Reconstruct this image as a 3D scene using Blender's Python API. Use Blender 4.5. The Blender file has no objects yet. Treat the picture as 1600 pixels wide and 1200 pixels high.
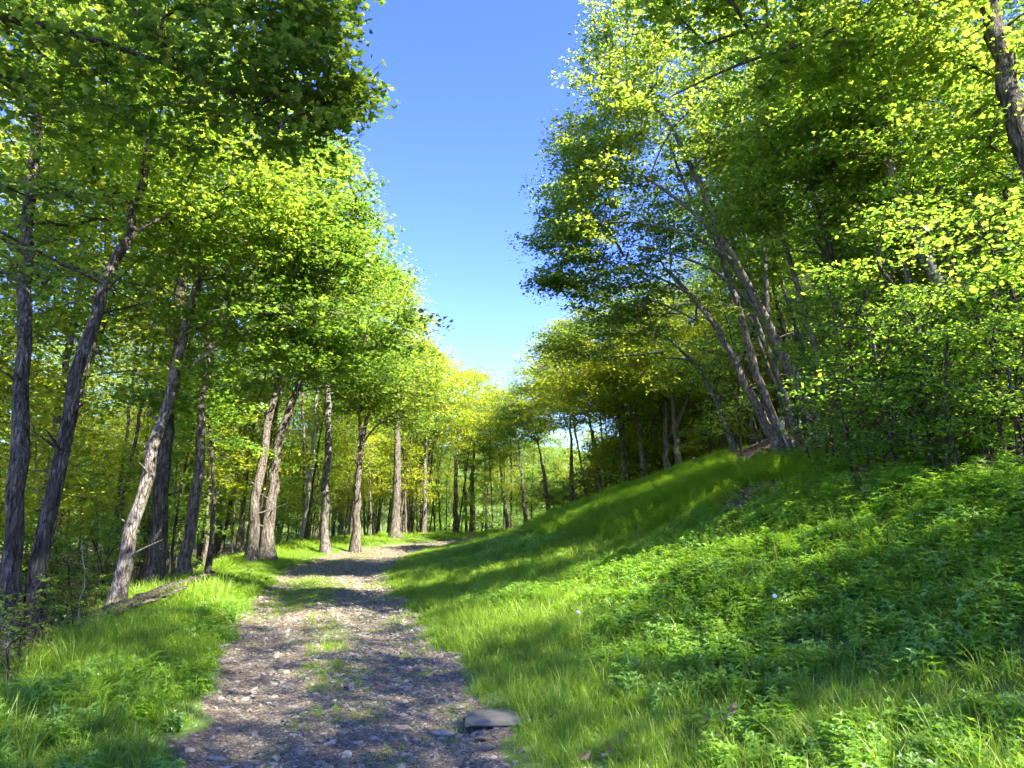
import bpy, math, random
import numpy as np
from math import radians, sin, cos, pi
rng = np.random.default_rng(7)
random.seed(7)
sc = bpy.context.scene
COL = sc.collection

# ------------------------------------------------------------------ camera, sky, sun
CAM_Z = 1.6; PITCH = radians(11.0); F = 1081.0
cam_d = bpy.data.cameras.new('camera'); cam = bpy.data.objects.new('camera', cam_d); COL.objects.link(cam)
cam.location = (0, 0, CAM_Z); cam.rotation_euler = (pi/2 + PITCH, 0, 0)
cam_d.sensor_width = 36; cam_d.lens = 36*F/1600; cam_d.clip_start = 0.05; cam_d.clip_end = 2000
sc.camera = cam
SUN_EL = radians(49); SUN_AZ = radians(124)          # azimuth clockwise from +y (sun on the right)
w = bpy.data.worlds.new('World'); sc.world = w; w.use_nodes = True
nt = w.node_tree; nt.nodes.clear()
sky = nt.nodes.new('ShaderNodeTexSky'); sky.sky_type = 'NISHITA'; sky.sun_disc = False
sky.sun_elevation = SUN_EL; sky.sun_rotation = SUN_AZ
sky.air_density = 1.0; sky.dust_density = 0.0; sky.ozone_density = 3.5; sky.altitude = 1500
hs = nt.nodes.new('ShaderNodeHueSaturation'); hs.inputs['Saturation'].default_value = 1.24; hs.inputs['Hue'].default_value = 0.530; hs.inputs['Value'].default_value = .74; hs.inputs['Value'].default_value = 1.0
bg = nt.nodes.new('ShaderNodeBackground'); bg.inputs[1].default_value = 0.052
wo = nt.nodes.new('ShaderNodeOutputWorld')
nt.links.new(sky.outputs[0], hs.inputs['Color']); nt.links.new(hs.outputs[0], bg.inputs[0]); nt.links.new(bg.outputs[0], wo.inputs[0])
sd = bpy.data.lights.new('sun', 'SUN'); sd.energy = 1.9; sd.angle = radians(0.53); sd.color = (1.0, 0.93, 0.80)
sun = bpy.data.objects.new('sun', sd); COL.objects.link(sun)
sun.rotation_euler = (pi/2 - SUN_EL, 0, -SUN_AZ + pi)   # checked below
import mathutils
_dir = mathutils.Vector((sin(SUN_AZ)*cos(SUN_EL), cos(SUN_AZ)*cos(SUN_EL), sin(SUN_EL)))
sun.rotation_euler = _dir.to_track_quat('Z', 'Y').to_euler()
sc.view_settings.view_transform = 'Standard'; sc.view_settings.look = 'None'
sc.view_settings.exposure = 3.95; sc.view_settings.gamma = 1.0
try:
    sc.cycles.max_bounces = 8; sc.cycles.diffuse_bounces = 5; sc.cycles.glossy_bounces = 2
    sc.cycles.transmission_bounces = 5; sc.cycles.transparent_max_bounces = 4
    sc.cycles.adaptive_threshold = 0.03; sc.cycles.use_denoising = True; sc.cycles.denoiser = 'OPENIMAGEDENOISE'
    sc.cycles.denoising_prefilter = 'ACCURATE'
    sc.cycles.sample_clamp_indirect = 6.0; sc.cycles.caustics_reflective = False; sc.cycles.caustics_refractive = False
except Exception as e: print(e)

# ------------------------------------------------------------------ helpers
def ray(px, py):
    r = (px-800)/F; u = (600-py)/F
    return np.array([r, cos(PITCH) - u*sin(PITCH), sin(PITCH) + u*cos(PITCH)])
def P(px, py, y):
    d = ray(px, py); t = y/d[1]
    return np.array([d[0]*t, y, CAM_Z + d[2]*t])
def proj(p):
    p = np.atleast_2d(p); z = p[:,2]-CAM_Z
    f = p[:,1]*cos(PITCH) + z*sin(PITCH); u = -p[:,1]*sin(PITCH) + z*cos(PITCH)
    f = np.where(f < 0.1, 0.1, f)
    return 800 + F*p[:,0]/f, 600 - F*u/f, f
def mesh_obj(name, V, faces_flat, loop_tot, mats, parent=None, attrs=None, smooth=False, midx=None):
    me = bpy.data.meshes.new(name)
    V = np.ascontiguousarray(V, dtype=np.float32); n = len(V)
    me.vertices.add(n); me.vertices.foreach_set('co', V.ravel())
    faces_flat = np.ascontiguousarray(faces_flat, dtype=np.int32).ravel(); loop_tot = np.ascontiguousarray(loop_tot, dtype=np.int32)
    me.loops.add(len(faces_flat)); me.loops.foreach_set('vertex_index', faces_flat)
    me.polygons.add(len(loop_tot))
    st = np.zeros(len(loop_tot), dtype=np.int32); st[1:] = np.cumsum(loop_tot)[:-1]
    me.polygons.foreach_set('loop_start', st); me.polygons.foreach_set('loop_total', loop_tot)
    me.polygons.foreach_set('use_smooth', np.full(len(loop_tot), smooth, dtype=bool))
    for m in mats: me.materials.append(m)
    if midx is not None: me.polygons.foreach_set('material_index', np.ascontiguousarray(midx, dtype=np.int32))
    if attrs:
        for k, (dom, arr) in attrs.items():
            a = me.attributes.new(k, 'FLOAT', dom); a.data.foreach_set('value', np.ascontiguousarray(arr, dtype=np.float32))
    me.update(calc_edges=True)
    o = bpy.data.objects.new(name, me); COL.objects.link(o)
    if parent is not None: o.parent = parent
    return o
def tag(o, label=None, cat=None, group=None, kind=None):
    if label: o['label'] = label
    if cat: o['category'] = cat
    if group: o['group'] = group
    if kind: o['kind'] = kind
    return o
def empty(name, loc=(0,0,0), rz=0):
    o = bpy.data.objects.new(name, None); COL.objects.link(o); o.location = tuple(loc); o.rotation_euler = (0,0,rz)
    o.empty_display_size = 0.2
    return o
KIDS = {}
def copy_tree(root):
    c = root.copy(); COL.objects.link(c)
    for ch in KIDS[root.name]:
        d = ch.copy(); COL.objects.link(d); d.parent = c
    return c
# cheap value noise
_perm = np.random.default_rng(3).random((256,256))
def vnoise(x, y):
    xi = np.floor(x).astype(int); yi = np.floor(y).astype(int); fx = x-xi; fy = y-yi
    fx = fx*fx*(3-2*fx); fy = fy*fy*(3-2*fy)
    g = lambda a, b: _perm[a & 255, b & 255]
    return (g(xi,yi)*(1-fx)+g(xi+1,yi)*fx)*(1-fy) + (g(xi,yi+1)*(1-fx)+g(xi+1,yi+1)*fx)*fy
def fbm(x, y, o=4):
    s = 0; a = 1; t = 0
    for k in range(o):
        s = s + a*vnoise(x*2**k+17*k, y*2**k+31*k); t += a; a *= .5
    return s/t

# ------------------------------------------------------------------ materials
def mat(name):
    m = bpy.data.materials.new(name); m.use_nodes = True; m.node_tree.nodes.clear()
    return m, m.node_tree, m.node_tree.nodes, m.node_tree.links
def node(nt, t, **kw):
    n = nt.nodes.new(t)
    for k, v in kw.items(): setattr(n, k, v)
    return n
def ramp(nt, stops):
    r = nt.nodes.new('ShaderNodeValToRGB'); e = r.color_ramp.elements
    e[0].position, e[0].color = stops[0][0], (*stops[0][1], 1)
    e[1].position, e[1].color = stops[-1][0], (*stops[-1][1], 1)
    for p, c in stops[1:-1]:
        q = e.new(p); q.color = (*c, 1)
    return r
def leaf_mat(name, stops, tstops, trans=0.5, gloss=0.03, rough=0.4):
    m, t, N, L = mat(name)
    a = node(t, 'ShaderNodeAttribute', attribute_name='v'); oi = node(t, 'ShaderNodeObjectInfo')
    ad = node(t, 'ShaderNodeMath', operation='MULTIPLY_ADD'); L.new(oi.outputs['Random'], ad.inputs[0]); ad.inputs[1].default_value = .35
    L.new(a.outputs['Fac'], ad.inputs[2])
    sb = node(t, 'ShaderNodeMath', operation='SUBTRACT'); L.new(ad.outputs[0], sb.inputs[0]); sb.inputs[1].default_value = .17; sb.use_clamp = True
    r1 = ramp(t, stops); r2 = ramp(t, tstops)
    L.new(sb.outputs[0], r1.inputs[0]); L.new(sb.outputs[0], r2.inputs[0])
    d = node(t, 'ShaderNodeBsdfDiffuse'); tr = node(t, 'ShaderNodeBsdfTranslucent'); g = node(t, 'ShaderNodeBsdfGlossy')
    g.inputs['Roughness'].default_value = rough; g.inputs['Color'].default_value = (.8,.85,.8,1)
    L.new(r1.outputs[0], d.inputs[0]); L.new(r2.outputs[0], tr.inputs[0])
    m1 = node(t, 'ShaderNodeMixShader'); m1.inputs[0].default_value = trans
    L.new(d.outputs[0], m1.inputs[1]); L.new(tr.outputs[0], m1.inputs[2])
    m2 = node(t, 'ShaderNodeMixShader'); m2.inputs[0].default_value = gloss
    L.new(m1.outputs[0], m2.inputs[1]); L.new(g.outputs[0], m2.inputs[2])
    o = node(t, 'ShaderNodeOutputMaterial'); L.new(m2.outputs[0], o.inputs[0])
    return m
M_MAPLE = leaf_mat('maple leaves', [(0,(.05,.12,.014)),(.5,(.105,.20,.022)),(1,(.19,.27,.03))],
                   [(0,(.14,.28,.025)),(.5,(.31,.46,.04)),(1,(.58,.64,.06))], .56)
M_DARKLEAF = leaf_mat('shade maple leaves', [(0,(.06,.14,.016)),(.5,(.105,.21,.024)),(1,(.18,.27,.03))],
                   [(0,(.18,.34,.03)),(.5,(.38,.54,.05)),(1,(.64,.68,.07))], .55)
M_BEECH = leaf_mat('beech leaves', [(0,(.07,.17,.018)),(.5,(.12,.26,.025)),(1,(.19,.33,.035))],
                   [(0,(.20,.40,.03)),(.5,(.36,.58,.05)),(1,(.58,.68,.07))], .55, .035)
M_SHADE = leaf_mat('shade darkened leaves', [(0,(.025,.065,.01)),(.5,(.045,.11,.014)),(1,(.09,.16,.02))], [(0,(.07,.17,.015)),(.5,(.16,.29,.025)),(1,(.42,.50,.04))], .5)  # leaf greens darkened to put shade into the overhanging left boughs
M_SUNTINT = leaf_mat('sun tinted leaves', [(0,(.12,.20,.012)),(.5,(.22,.29,.017)),(1,(.32,.34,.025))],
                   [(0,(.38,.50,.02)),(.5,(.58,.64,.03)),(1,(.76,.72,.04))], .5)  # sunlight put into the colour: a yellower, brighter copy of the maple leaves
M_GRASS = leaf_mat('grass blades', [(0,(.09,.18,.015)),(.5,(.165,.285,.022)),(1,(.26,.36,.035))],
                   [(0,(.24,.42,.02)),(.5,(.37,.58,.03)),(1,(.52,.66,.05))], .45, .03, .45)
M_HERB = leaf_mat('ground plants', [(0,(.08,.19,.02)),(.5,(.15,.29,.025)),(1,(.22,.36,.035))],
                   [(0,(.22,.46,.02)),(.5,(.34,.62,.03)),(1,(.48,.7,.05))], .42, .06)
M_FERN = leaf_mat('fern fronds', [(0,(.10,.22,.015)),(.5,(.18,.33,.02)),(1,(.26,.40,.035))],
                   [(0,(.28,.5,.02)),(.5,(.42,.66,.03)),(1,(.58,.74,.05))], .45, .02)
M_LITTER = leaf_mat('dry leaves', [(0,(.09,.055,.035)),(.5,(.20,.125,.08)),(1,(.38,.27,.19))],
                   [(0,(.1,.05,.02)),(1,(.3,.2,.1))], .1, .03)
def bark_mat(name, c0, c1, c2, lichen=0.0, lc=(.42,.42,.36), vs=5.0, bump=.8):
    m, t, N, L = mat(name)
    tc = node(t, 'ShaderNodeTexCoord'); mp = node(t, 'ShaderNodeMapping'); mp.inputs['Scale'].default_value = (19,19,vs*.75)
    L.new(tc.outputs['Object'], mp.inputs[0])
    n1 = node(t, 'ShaderNodeTexNoise'); n1.inputs['Scale'].default_value = 1.0; n1.inputs['Detail'].default_value = 7; n1.inputs['Roughness'].default_value = .65
    L.new(mp.outputs[0], n1.inputs['Vector'])
    vo = node(t, 'ShaderNodeTexVoronoi', feature='DISTANCE_TO_EDGE'); vo.inputs['Scale'].default_value = 1.5
    wp = node(t, 'ShaderNodeMixRGB', blend_type='ADD'); wp.inputs[0].default_value = .6
    L.new(mp.outputs[0], wp.inputs[1]); L.new(n1.outputs['Color'], wp.inputs[2]); L.new(wp.outputs[0], vo.inputs['Vector'])
    r = ramp(t, [(.36,c0),(.5,c1),(.66,c2)]); L.new(n1.outputs['Fac'], r.inputs[0])
    vr = ramp(t, [(0,(.35,.33,.32)),(.16,(1,1,1))]); L.new(vo.outputs['Distance'], vr.inputs[0])
    mu = node(t, 'ShaderNodeMixRGB', blend_type='MULTIPLY'); mu.inputs[0].default_value = .55
    L.new(r.outputs[0], mu.inputs[1]); L.new(vr.outputs[0], mu.inputs[2])
    n2 = node(t, 'ShaderNodeTexNoise'); n2.inputs['Scale'].default_value = 7.0; n2.inputs['Detail'].default_value = 8; n2.inputs['Roughness'].default_value = .7
    L.new(tc.outputs['Object'], n2.inputs['Vector'])
    lr = ramp(t, [(.60-.18*lichen,(0,0,0)),(.66-.16*lichen,(1,1,1))]); L.new(n2.outputs['Fac'], lr.inputs[0])
    lm = node(t, 'ShaderNodeMath', operation='MULTIPLY'); L.new(lr.outputs[0], lm.inputs[0]); lm.inputs[1].default_value = .35+.5*lichen
    mx = node(t, 'ShaderNodeMixRGB'); L.new(lm.outputs[0], mx.inputs[0]); L.new(mu.outputs[0], mx.inputs[1]); mx.inputs[2].default_value = (*lc,1)
    b = node(t, 'ShaderNodeBsdfPrincipled'); b.inputs['Roughness'].default_value = .92
    try: b.inputs['Specular IOR Level'].default_value = .2
    except Exception: pass
    L.new(mx.outputs[0], b.inputs['Base Color'])
    bm_ = node(t, 'ShaderNodeBump'); bm_.inputs['Strength'].default_value = bump; bm_.inputs['Distance'].default_value = .05
    hsum = node(t, 'ShaderNodeMath', operation='ADD'); L.new(n1.outputs['Fac'], hsum.inputs[0]); L.new(vr.outputs[0], hsum.inputs[1])
    L.new(hsum.outputs[0], bm_.inputs['Height']); L.new(bm_.outputs[0], b.inputs['Normal'])
    o = node(t, 'ShaderNodeOutputMaterial'); L.new(b.outputs[0], o.inputs[0])
    return m
M_BARK = bark_mat('grey brown bark', (.05,.042,.032), (.17,.145,.115), (.32,.285,.24))
M_BARKD = bark_mat('dark bark', (.028,.024,.018), (.085,.072,.056), (.19,.17,.14))
M_BARKL = bark_mat('lichen mottled bark', (.07,.06,.05), (.18,.155,.13), (.30,.27,.23), .45, (.34,.33,.29))
M_BARKS = bark_mat('smooth grey bark', (.075,.07,.06), (.145,.135,.12), (.22,.205,.185), .3, (.36,.37,.33), 2.0, .3)
M_DEAD = bark_mat('bare weathered wood', (.20,.18,.16), (.40,.37,.33), (.55,.52,.48), 0, (.5,.5,.5), 2.0, .4)
M_ROT = bark_mat('rotten wood', (.10,.055,.035), (.24,.14,.10), (.38,.25,.19), .2, (.15,.2,.08))
def simple_mat(name, col, rough=.8):
    m, t, N, L = mat(name); b = node(t, 'ShaderNodeBsdfPrincipled'); b.inputs['Base Color'].default_value = (*col,1); b.inputs['Roughness'].default_value = rough
    o = node(t, 'ShaderNodeOutputMaterial'); L.new(b.outputs[0], o.inputs[0]); return m
def ground_mat():
    m, t, N, L = mat('soil and moss')
    tc = node(t, 'ShaderNodeTexCoord')
    n1 = node(t, 'ShaderNodeTexNoise'); n1.inputs['Scale'].default_value = 9; n1.inputs['Detail'].default_value = 9; n1.inputs['Roughness'].default_value = .7
    n2 = node(t, 'ShaderNodeTexNoise'); n2.inputs['Scale'].default_value = .9; n2.inputs['Detail'].default_value = 5
    L.new(tc.outputs['Object'], n1.inputs['Vector']); L.new(tc.outputs['Object'], n2.inputs['Vector'])
    gr = ramp(t, [(.3,(.05,.085,.015)),(.55,(.09,.16,.02)),(.75,(.14,.19,.04))]); L.new(n1.outputs['Fac'], gr.inputs[0])
    vo = node(t, 'ShaderNodeTexVoronoi'); vo.inputs['Scale'].default_value = 16; L.new(tc.outputs['Object'], vo.inputs['Vector'])
    br = ramp(t, [(0,(.06,.04,.028)),(.4,(.13,.085,.055)),(.7,(.23,.155,.11)),(1,(.36,.26,.19))])
    ml = node(t, 'ShaderNodeMixRGB', blend_type='MULTIPLY'); ml.inputs[0].default_value = .5
    sep = node(t, 'ShaderNodeSeparateColor'); L.new(vo.outputs['Color'], sep.inputs[0]); L.new(sep.outputs[0], br.inputs[0])
    L.new(br.outputs[0], ml.inputs[1]); L.new(n1.outputs['Fac'], ml.inputs[2])
    at = node(t, 'ShaderNodeAttribute', attribute_name='forest')
    mixf = node(t, 'ShaderNodeMath', operation='MULTIPLY_ADD'); L.new(n2.outputs['Fac'], mixf.inputs[0]); mixf.inputs[1].default_value = .5; 
    L.new(at.outputs['Fac'], mixf.inputs[2])
    s = node(t, 'ShaderNodeMapRange'); s.inputs[1].default_value = .65; s.inputs[2].default_value = .9; L.new(mixf.outputs[0], s.inputs[0])
    mx = node(t, 'ShaderNodeMixRGB'); L.new(s.outputs[0], mx.inputs[0]); L.new(gr.outputs[0], mx.inputs[1]); L.new(ml.outputs[0], mx.inputs[2])
    b = node(t, 'ShaderNodeBsdfPrincipled'); b.inputs['Roughness'].default_value = .95; L.new(mx.outputs[0], b.inputs['Base Color'])
    bp = node(t, 'ShaderNodeBump'); bp.inputs['Strength'].default_value = .9; bp.inputs['Distance'].default_value = .05
    L.new(n1.outputs['Fac'], bp.inputs['Height']); L.new(bp.outputs[0], b.inputs['Normal'])
    o = node(t, 'ShaderNodeOutputMaterial'); L.new(b.outputs[0], o.inputs[0]); return m
def stone_mat(name, tint=(1,1,1), sc_=1.0):
    m, t, N, L = mat(name)
    tc = node(t, 'ShaderNodeTexCoord'); oi = node(t, 'ShaderNodeObjectInfo')
    n1 = node(t, 'ShaderNodeTexNoise'); n1.inputs['Scale'].default_value = 6*sc_; n1.inputs['Detail'].default_value = 9; n1.inputs['Roughness'].default_value = .7
    L.new(tc.outputs['Object'], n1.inputs['Vector'])
    ad = node(t, 'ShaderNodeMath', operation='MULTIPLY_ADD'); L.new(oi.outputs['Random'], ad.inputs[0]); ad.inputs[1].default_value = .55
    hf = node(t, 'ShaderNodeMath', operation='MULTIPLY'); L.new(n1.outputs['Fac'], hf.inputs[0]); hf.inputs[1].default_value = .5
    L.new(hf.outputs[0], ad.inputs[2])
    T = lambda c: tuple(a*b for a, b in zip(c, tint))
    r = ramp(t, [(.15,T((.068,.058,.04))),(.45,T((.16,.138,.098))),(.65,T((.24,.21,.158))),(.85,T((.36,.33,.26)))]); L.new(ad.outputs[0], r.inputs[0])
    b = node(t, 'ShaderNodeBsdfPrincipled'); b.inputs['Roughness'].default_value = .75; L.new(r.outputs[0], b.inputs['Base Color'])
    bp = node(t, 'ShaderNodeBump'); bp.inputs['Strength'].default_value = .6; bp.inputs['Distance'].default_value = .02
    L.new(n1.outputs['Fac'], bp.inputs['Height']); L.new(bp.outputs[0], b.inputs['Normal'])
    o = node(t, 'ShaderNodeOutputMaterial'); L.new(b.outputs[0], o.inputs[0]); return m
def gravel_mat():
    m, t, N, L = mat('crushed stone and dirt')
    tc = node(t, 'ShaderNodeTexCoord')
    vo = node(t, 'ShaderNodeTexVoronoi'); vo.inputs['Scale'].default_value = 38; vo.inputs['Randomness'].default_value = 1
    n1 = node(t, 'ShaderNodeTexNoise'); n1.inputs['Scale'].default_value = 3; n1.inputs['Detail'].default_value = 9; n1.inputs['Roughness'].default_value = .7
    wpm = node(t, 'ShaderNodeMixRGB', blend_type='ADD'); wpm.inputs[0].default_value = .08
    L.new(tc.outputs['Object'], n1.inputs['Vector']); L.new(tc.outputs['Object'], wpm.inputs[1]); L.new(n1.outputs['Color'], wpm.inputs[2]); L.new(wpm.outputs[0], vo.inputs['Vector'])
    sep = node(t, 'ShaderNodeSeparateColor'); L.new(vo.outputs['Color'], sep.inputs[0])
    r = ramp(t, [(0,(.075,.062,.040)),(.5,(.165,.138,.092)),(.85,(.245,.208,.148)),(1,(.35,.31,.24))]); L.new(sep.outputs[0], r.inputs[0])
    r2 = ramp(t, [(.3,(.55,.50,.48)),(.7,(1.1,1.0,.95))]); L.new(n1.outputs['Fac'], r2.inputs[0])
    ml = node(t, 'ShaderNodeMixRGB', blend_type='MULTIPLY'); ml.inputs[0].default_value = 1; L.new(r.outputs[0], ml.inputs[1]); L.new(r2.outputs[0], ml.inputs[2])
    b = node(t, 'ShaderNodeBsdfPrincipled'); b.inputs['Roughness'].default_value = .9; L.new(ml.outputs[0], b.inputs['Base Color'])
    bp = node(t, 'ShaderNodeBump'); bp.inputs['Strength'].default_value = 1; bp.inputs['Distance'].default_value = .02; bp.invert = True
    L.new(vo.outputs['Distance'], bp.inputs['Height']); L.new(bp.outputs[0], b.inputs['Normal'])
    o = node(t, 'ShaderNodeOutputMaterial'); L.new(b.outputs[0], o.inputs[0]); return m
M_GROUND = ground_mat(); M_STONE = stone_mat('grey mauve stone'); M_SLAB = stone_mat('blue grey slab', (1.15,1.25,1.35), .8); M_GRAVEL = gravel_mat()

# ------------------------------------------------------------------ terrain
_y = [-30,-5,0,2,4.8,10,20,27,33,40,50,62,80,200]; _x = [1.6,1.3,.95,.75,.3,-1.15,-3.6,-3.8,-2.5,-.1,4.4,9.6,20,95]
def xr(y):
    y = np.asarray(y, float)
    return (np.interp(y-1.2,_y,_x)+np.interp(y,_y,_x)+np.interp(y+1.2,_y,_x))/3
def wid(y): return np.interp(y, [0,5,10,20,40], [2.45,2.5,2.9,2.9,2.7])
def zp(y): return np.interp(y, [-30,0,8,18,30,36,60,200], [-.3,0,.02,.12,.42,.46,.5,1.0])
def _g(s, y):
    k1 = np.interp(y, [0,10,18,26,40,60], [.20,.22,.20,.14,.14,.3]); k2 = np.interp(y, [0,12,19,30,60], [.50,.42,.355,.36,.45])
    s1 = np.clip(s-.2, 0, 2.6); s2 = np.clip(s-2.4, 0, 40); s2 = s2*s2/(s2+.6)
    s3 = np.clip(s-45, 0, 100)
    return k1*s1 + k2*s2 + .1*s3
def _l(u, y):
    wv = np.interp(y, [0,8,20,33,60], [2.2,2.0,2.0,3.0,4])
    bump = .12*np.clip(u/1.0,0,1)*np.clip((wv+.6-u)/1.0,0,1)
    d = np.clip(u-wv, 0, 200); dd = d*d/(d+.8)
    dep = np.interp(y, [0,12,20,33,60], [2.6,2.4,2.0,1.2,.6])
    return bump - dep*(1-np.exp(-dd*.30)) - .012*dd
def H(x, y):
    x = np.asarray(x, float); y = np.asarray(y, float)
    s = x-xr(y); wv = wid(y); u = -s-wv
    h = zp(y) + np.where(s > 0, _g(s, y), 0) + np.where(u > 0, _l(np.maximum(u,0), y), 0)
    h = h + ((fbm(x*.45+5, y*.45)-.5)*.13+(fbm(x*1.1+50, y*1.1)-.5)*.07)*np.clip(np.abs(s+wv/2)-wv/2,0,3)
    h = h + .22*np.clip(u-28,0,60) + .10*np.clip(y-85,0,200)
    inp = np.clip(1-np.abs(s+wv/2)/(wv/2), 0, 1)
    h = h - .05*np.exp(-((s+.55)/.35)**2) - .05*np.exp(-((s+wv-.55)/.35)**2) + (fbm(x*2.1,y*2.1,3)-.5)*.05
    return h
def G(x, y): return float(H(x, y))
def onground(px, py):
    "first hit of a picture ray with the terrain"
    d = ray(px, py); t = np.linspace(1, 150, 6000)
    X = d[0]*t; Y = d[1]*t; Z = CAM_Z+d[2]*t; k = np.where(Z < H(X, Y))[0]
    if len(k) == 0: return at(px, 27.0)
    k = k[0]; return np.array([X[k], Y[k], G(X[k], Y[k])])
def at(px, y, dz=0):
    "ground point in the picture column px at forward distance y"
    z = G((px-800)/F*y, y)
    for _ in range(6):
        f = y*cos(PITCH)+(z-CAM_Z)*sin(PITCH); x = (px-800)/F*f; z = G(x, y)
    return np.array([x, y, z+dz])
def pathness(x, y):
    s = x-xr(y); wv = wid(y)
    e = np.minimum(-s, s+wv)                     # inside distance
    return e - .10 + (fbm(x*1.3, y*1.3, 3)-.5)*.7
def forestness(x, y):
    s = x-xr(y); u = -s-wid(y)
    edge = np.interp(y, [0,6,10,18,30,35,41,60], [6.0,6.0,6.3,8.4,13.5,9,3.5,2.5])
    n = (fbm(x*.5+9, y*.5, 3)-.5)*2.2
    a = np.clip((s-edge+n)/1.0+.5, 0, 1); lw = np.interp(y, [0,8,20,33,60], [2.2,1.9,2.1,3.6,4.5])
    b = np.clip((u-lw+n*.4)/.6+.5, 0, 1)
    c = np.clip((s-5.0)/.5,0,1)*np.clip((7.6-s)/.5,0,1)*np.clip((y-8.2)/.8,0,1)*np.clip((13.5-y)/.8,0,1)*np.clip((fbm(x*1.1+7,y*1.1+3,3)-.40)*9,0,1)
    return np.maximum(np.maximum(a, b), c)*np.clip((64-y)/10,0,1)*np.clip((34-u)/8,0,1)
yn = np.concatenate([np.linspace(-25,1,20), np.arange(1.1,14,.075), np.arange(14,40,.22), 40*1.035**np.arange(0,52)])
sn = np.concatenate([-4.2-np.cumsum(.1*1.06**np.arange(0,66))[::-1], np.arange(-4.2,1.6,.065), 1.6+np.cumsum(.08*1.045**np.arange(0,90))])
SS, YY = np.meshgrid(sn, yn); XX = SS+xr(YY); ZZ = H(XX, YY); ny, nx = XX.shape
Vg = np.stack([XX, YY, ZZ], -1).reshape(-1,3)
idx = np.arange(ny*nx).reshape(ny, nx)
Q = np.stack([idx[:-1,:-1], idx[:-1,1:], idx[1:,1:], idx[1:,:-1]], -1).reshape(-1,4)
cx = Vg[Q].mean(1); pm = pathness(cx[:,0], cx[:,1]) > 0
def sub(name, Qs, m, fo=None):
    u, inv = np.unique(Qs, return_inverse=True); V = Vg[u]
    at_ = {'forest': ('POINT', forestness(V[:,0], V[:,1]))} if fo else None
    return mesh_obj(name, V, inv.reshape(-1,4), np.full(len(Qs),4), [m], smooth=True, attrs=at_)
tag(sub('ground', Q[~pm], M_GROUND, True), kind='structure')
tag(sub('gravel_path', Q[pm], M_GRAVEL), kind='structure')

# ------------------------------------------------------------------ scatter (for uncountable ground cover)
def scatter(name, protos, pts, rot, scl, idxs, label, cat):
    coll = bpy.data.collections.new(name+' kinds')
    for k, p in enumerate(protos):
        COL.objects.unlink(p); p.name = '%s kind %02d' % (name, k); coll.objects.link(p)
    me = bpy.data.meshes.new(name); me.vertices.add(len(pts)); me.vertices.foreach_set('co', np.ascontiguousarray(pts, np.float32).ravel())
    a = me.attributes.new('rot','FLOAT_VECTOR','POINT'); a.data.foreach_set('vector', np.ascontiguousarray(rot, np.float32).ravel())
    a = me.attributes.new('scl','FLOAT','POINT'); a.data.foreach_set('value', np.ascontiguousarray(scl, np.float32))
    a = me.attributes.new('kid','INT','POINT'); a.data.foreach_set('value', np.ascontiguousarray(idxs, np.int32))
    o = bpy.data.objects.new(name, me); COL.objects.link(o)
    ng = bpy.data.node_groups.new(name, 'GeometryNodeTree')
    ng.interface.new_socket('Geometry', in_out='INPUT', socket_type='NodeSocketGeometry'); ng.interface.new_socket('Geometry', in_out='OUTPUT', socket_type='NodeSocketGeometry')
    gi = ng.nodes.new('NodeGroupInput'); go = ng.nodes.new('NodeGroupOutput')
    ip = ng.nodes.new('GeometryNodeInstanceOnPoints'); ci = ng.nodes.new('GeometryNodeCollectionInfo')
    ci.inputs['Collection'].default_value = coll; ci.inputs['Separate Children'].default_value = True; ci.inputs['Reset Children'].default_value = True
    def na(n_, ty):
        q = ng.nodes.new('GeometryNodeInputNamedAttribute'); q.data_type = ty; q.inputs['Name'].default_value = n_; return q.outputs['Attribute']
    ip.inputs['Pick Instance'].default_value = True
    ng.links.new(gi.outputs[0], ip.inputs['Points']); ng.links.new(ci.outputs[0], ip.inputs['Instance'])
    ng.links.new(na('kid','INT'), ip.inputs['Instance Index']); ng.links.new(na('rot','FLOAT_VECTOR'), ip.inputs['Rotation']); ng.links.new(na('scl','FLOAT'), ip.inputs['Scale'])
    ng.links.new(ip.outputs[0], go.inputs[0])
    mod = o.modifiers.new('scatter','NODES'); mod.node_group = ng
    tag(o, label, cat, kind='stuff')
    return o
def blades(n, h, wd, spread, lean, seg=3, vlo=0, vhi=1, seed=0):
    r = np.random.default_rng(seed); V = []; Fc = []; T = []; A = []
    for i in range(n):
        a = r.random()*2*pi; rr = spread*math.sqrt(r.random()); bx, by = rr*cos(a), rr*sin(a)
        hh = h*(.45+.65*r.random()); ld = r.random()*2*pi; ln = lean*hh*(.2+r.random()); tw = ld+pi/2+r.normal()*.5
        wx, wy = cos(tw)*wd/2, sin(tw)*wd/2; b0 = len(V); vv = vlo+(vhi-vlo)*r.random()
        for k in range(seg+1):
            t = k/seg; q = 1-.9*t**1.5; z = hh*(t-.18*lean*t*t); ox = bx+cos(ld)*ln*t*t; oy = by+sin(ld)*ln*t*t
            if k == seg: V.append((ox,oy,z))
            else: V += [(ox-wx*q,oy-wy*q,z),(ox+wx*q,oy+wy*q,z)]
        for k in range(seg-1): Fc += [b0+2*k,b0+2*k+1,b0+2*k+3,b0+2*k+2]; T.append(4); A.append(vv)
        Fc += [b0+2*seg-2,b0+2*seg-1,b0+2*seg]; T.append(3); A.append(vv)
    return mesh_obj('tuft', V, Fc, T, [M_GRASS], attrs={'v':('FACE',A)}, smooth=False)
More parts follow.
